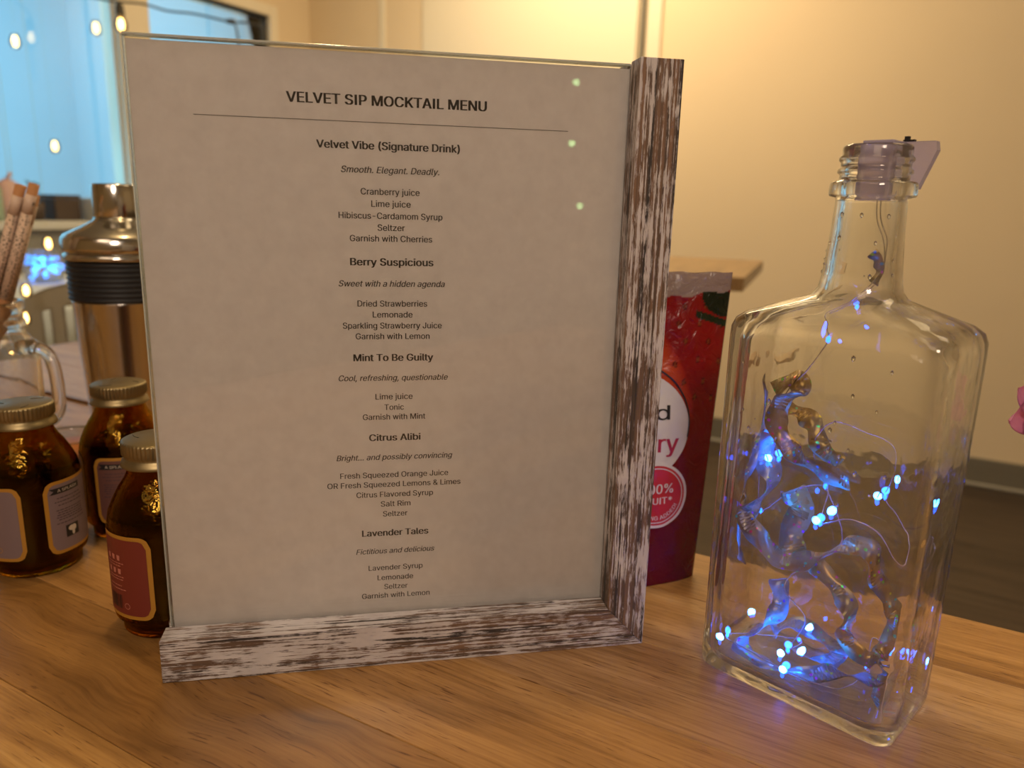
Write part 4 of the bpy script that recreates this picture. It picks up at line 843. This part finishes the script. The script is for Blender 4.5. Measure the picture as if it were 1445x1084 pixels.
def shell_chair(loc, rz, label):
    e = thing('shell_chair', label, 'chair', loc, rz, 'moulded shell chairs at the far table')
    bm = B(); nu, nv = 60, 30; g_ = []
    slots = lambda u, v: .28 < v < .78 and any(abs(u-s) < .02 for s in (.3, .4, .5, .6, .7))
    for j in range(nv+1):
        v = j/nv; row = []
        for i in range(nu+1):
            u = i/nu; a = (u-.5)*2.1; R_ = .19; hgt = .19*math.sqrt(max(.0, 1-((u-.5)*1.92)**2)); 
            row.append(bm.verts.new((R_*math.sin(a), -R_*math.cos(a)*.8+.02-.05*v, 0.625+hgt*v+.02*abs(u-.5)*0)))
        g_.append(row)
    for j in range(nv):
        for i in range(nu):
            if slots((i+.5)/nu, (j+.5)/nv): continue
            bm.faces.new((g_[j][i], g_[j][i+1], g_[j+1][i+1], g_[j+1][i]))
    bmesh.ops.solidify(bm, geom=bm.faces[:], thickness=.010); link('backrest', bm, M['chair'], e, True)
    bm = B(); lathe(bm, [(0, .44), (.19, .435), (.215, .45), (.20, .462), (0, .450)], 36); link('seat', bm, M['chair'], e, True)
    bm = B()
    for s_ in (-1, 1): tube(bm, smooth_path([(s_*.14, -.10, .45), (s_*.16, -.12, .55), (s_*.155, -.10, .66)], 4), .010, 8)
    link('back_support', bm, M['chair_leg'], e, True)
    for sx in (-1, 1):
        for sy in (-1, 1):
            bm = B(); tube(bm, [(sx*.13, sy*.13, .44), (sx*.21, sy*.20, 0)], .011, 8); link('leg', bm, M['chair_leg'], e, True)
    return e
shell_chair((-0.90, 1.60, FZ), R(30), 'beige shell chair with its slotted back turned this way, next to the steel shaker')
shell_chair((-1.30, 2.58, FZ), R(205), 'beige shell chair on the far side of the cloth-covered table')

# ------------------------------------------------------------------ string lights
def bulb(loc, label, top, s=1.0):
    e = thing('hanging_bulb', label, 'light bulb', loc, 0, 'glowing string-light bulbs')
    bm = B(); lathe(bm, [(0, -.038*s), (.012*s, -.035*s), (.021*s, -.022*s), (.023*s, -.008*s), (.019*s, .010*s), (.013*s, .024*s), (0, .026*s)], 20); link('glass', bm, M['bulb_glass'], e, True)
    bm = B(); lathe(bm, [(0, -.026*s), (.008*s, -.022*s), (.011*s, -.006*s), (.007*s, .014*s), (0, .016*s)], 12); link('filament', bm, M['bulb'], e, True)
    bm = B(); lathe(bm, [(0, .024*s), (.015*s, .024*s), (.016*s, .030*s), (.014*s, .060*s), (.006*s, .068*s), (0, .068*s)], 16)
    if top < 0.07: link('socket', bm, M['cable'], e, True)
    else: bm.free()
    if top > 0.07: bm = B(); tube(bm, [(0, 0, .066*s), (0, 0, top)], .0006, 5); link('cord', bm, M['bulb_glass'], e)
    return e
cabp = [(-2.0, 2.90, 1.05), (-1.75, 2.98, 0.965), (-1.544, 3.05, 0.932), (-1.413, 3.05, 0.923), (-1.322, 3.05, 0.901), (-1.231, 3.05, 0.894), (-1.152, 3.05, 0.881), (-1.087, 3.05, 0.868), (-1.021, 3.05, 0.867), (-0.979, 3.05, 0.856), (-0.964, 3.05, 0.839), (-.962, 3.05, .74)]
sl = thing('light_cable', 'dark sagging cable of the string lights across the right-hand window pane', 'cable', (0, 0, 0))
bm = B(); tube(bm, smooth_path(cabp, 6), .0042, 8); link('cable', bm, M['cable'], sl, True)
bm = B(); tube(bm, smooth_path([(-1.085, 3.05, .868), (-1.066, 3.05, .85), (-1.06, 3.05, .78)], 5), .0042, 8); box(bm, -1.10, -1.07, 3.042, 3.058, .862, .878, .003); link('branch', bm, M['cable'], sl, True)
bulb((-1.497, 3.05, 0.855), 'glowing bulb in a dark socket hanging from the cable at the window post', .068, 1.0)
for loc, lab, s in [((-2.20, 3.53, 0.874), 'small glowing bulb in place of a reflection, highest at the far left of the blue window', 1.0), ((-1.842, 3.53, 0.936), 'small glowing bulb hanging just left of the window post', 1.0), ((-2.076, 3.53, 0.440), 'small glowing bulb in place of a reflection in the middle of the blue window', .95),
                ((-1.19, 1.95, 0.105), 'small glowing bulb in place of a reflection above the blue jar beside the console', .62), ((-0.858, 1.326, .061), 'small glowing bulb in place of a reflection just under the blue jar', .42), ((-.827, 1.268, .021), 'lowest small glowing bulb in place of a reflection, just above the mug handle', .40)]:
    bulb(loc, lab, CZ-loc[2], s)  # all but the bulb left of the post stand in for reflected string lights
# three greenish lamps behind the photographer, mirrored in the menu stand
for loc, wh in (((0.71, -1.06, 0.52), 'highest'), ((0.71, -1.07, 0.38), 'middle'), ((0.74, -1.07, 0.23), 'lowest')):
    bm = B(); ball(bm, (0, 0, 0), .007, 2, (1, 1, .8)); o = link('green_bulb', bm, M['green_bulb'], None, True); o.location = loc
    tag(o, 'small greenish lamp, mirrored as the %s green dot in the menu stand' % wh, 'light bulb', 'greenish lamps behind the viewer')
    bm = B()
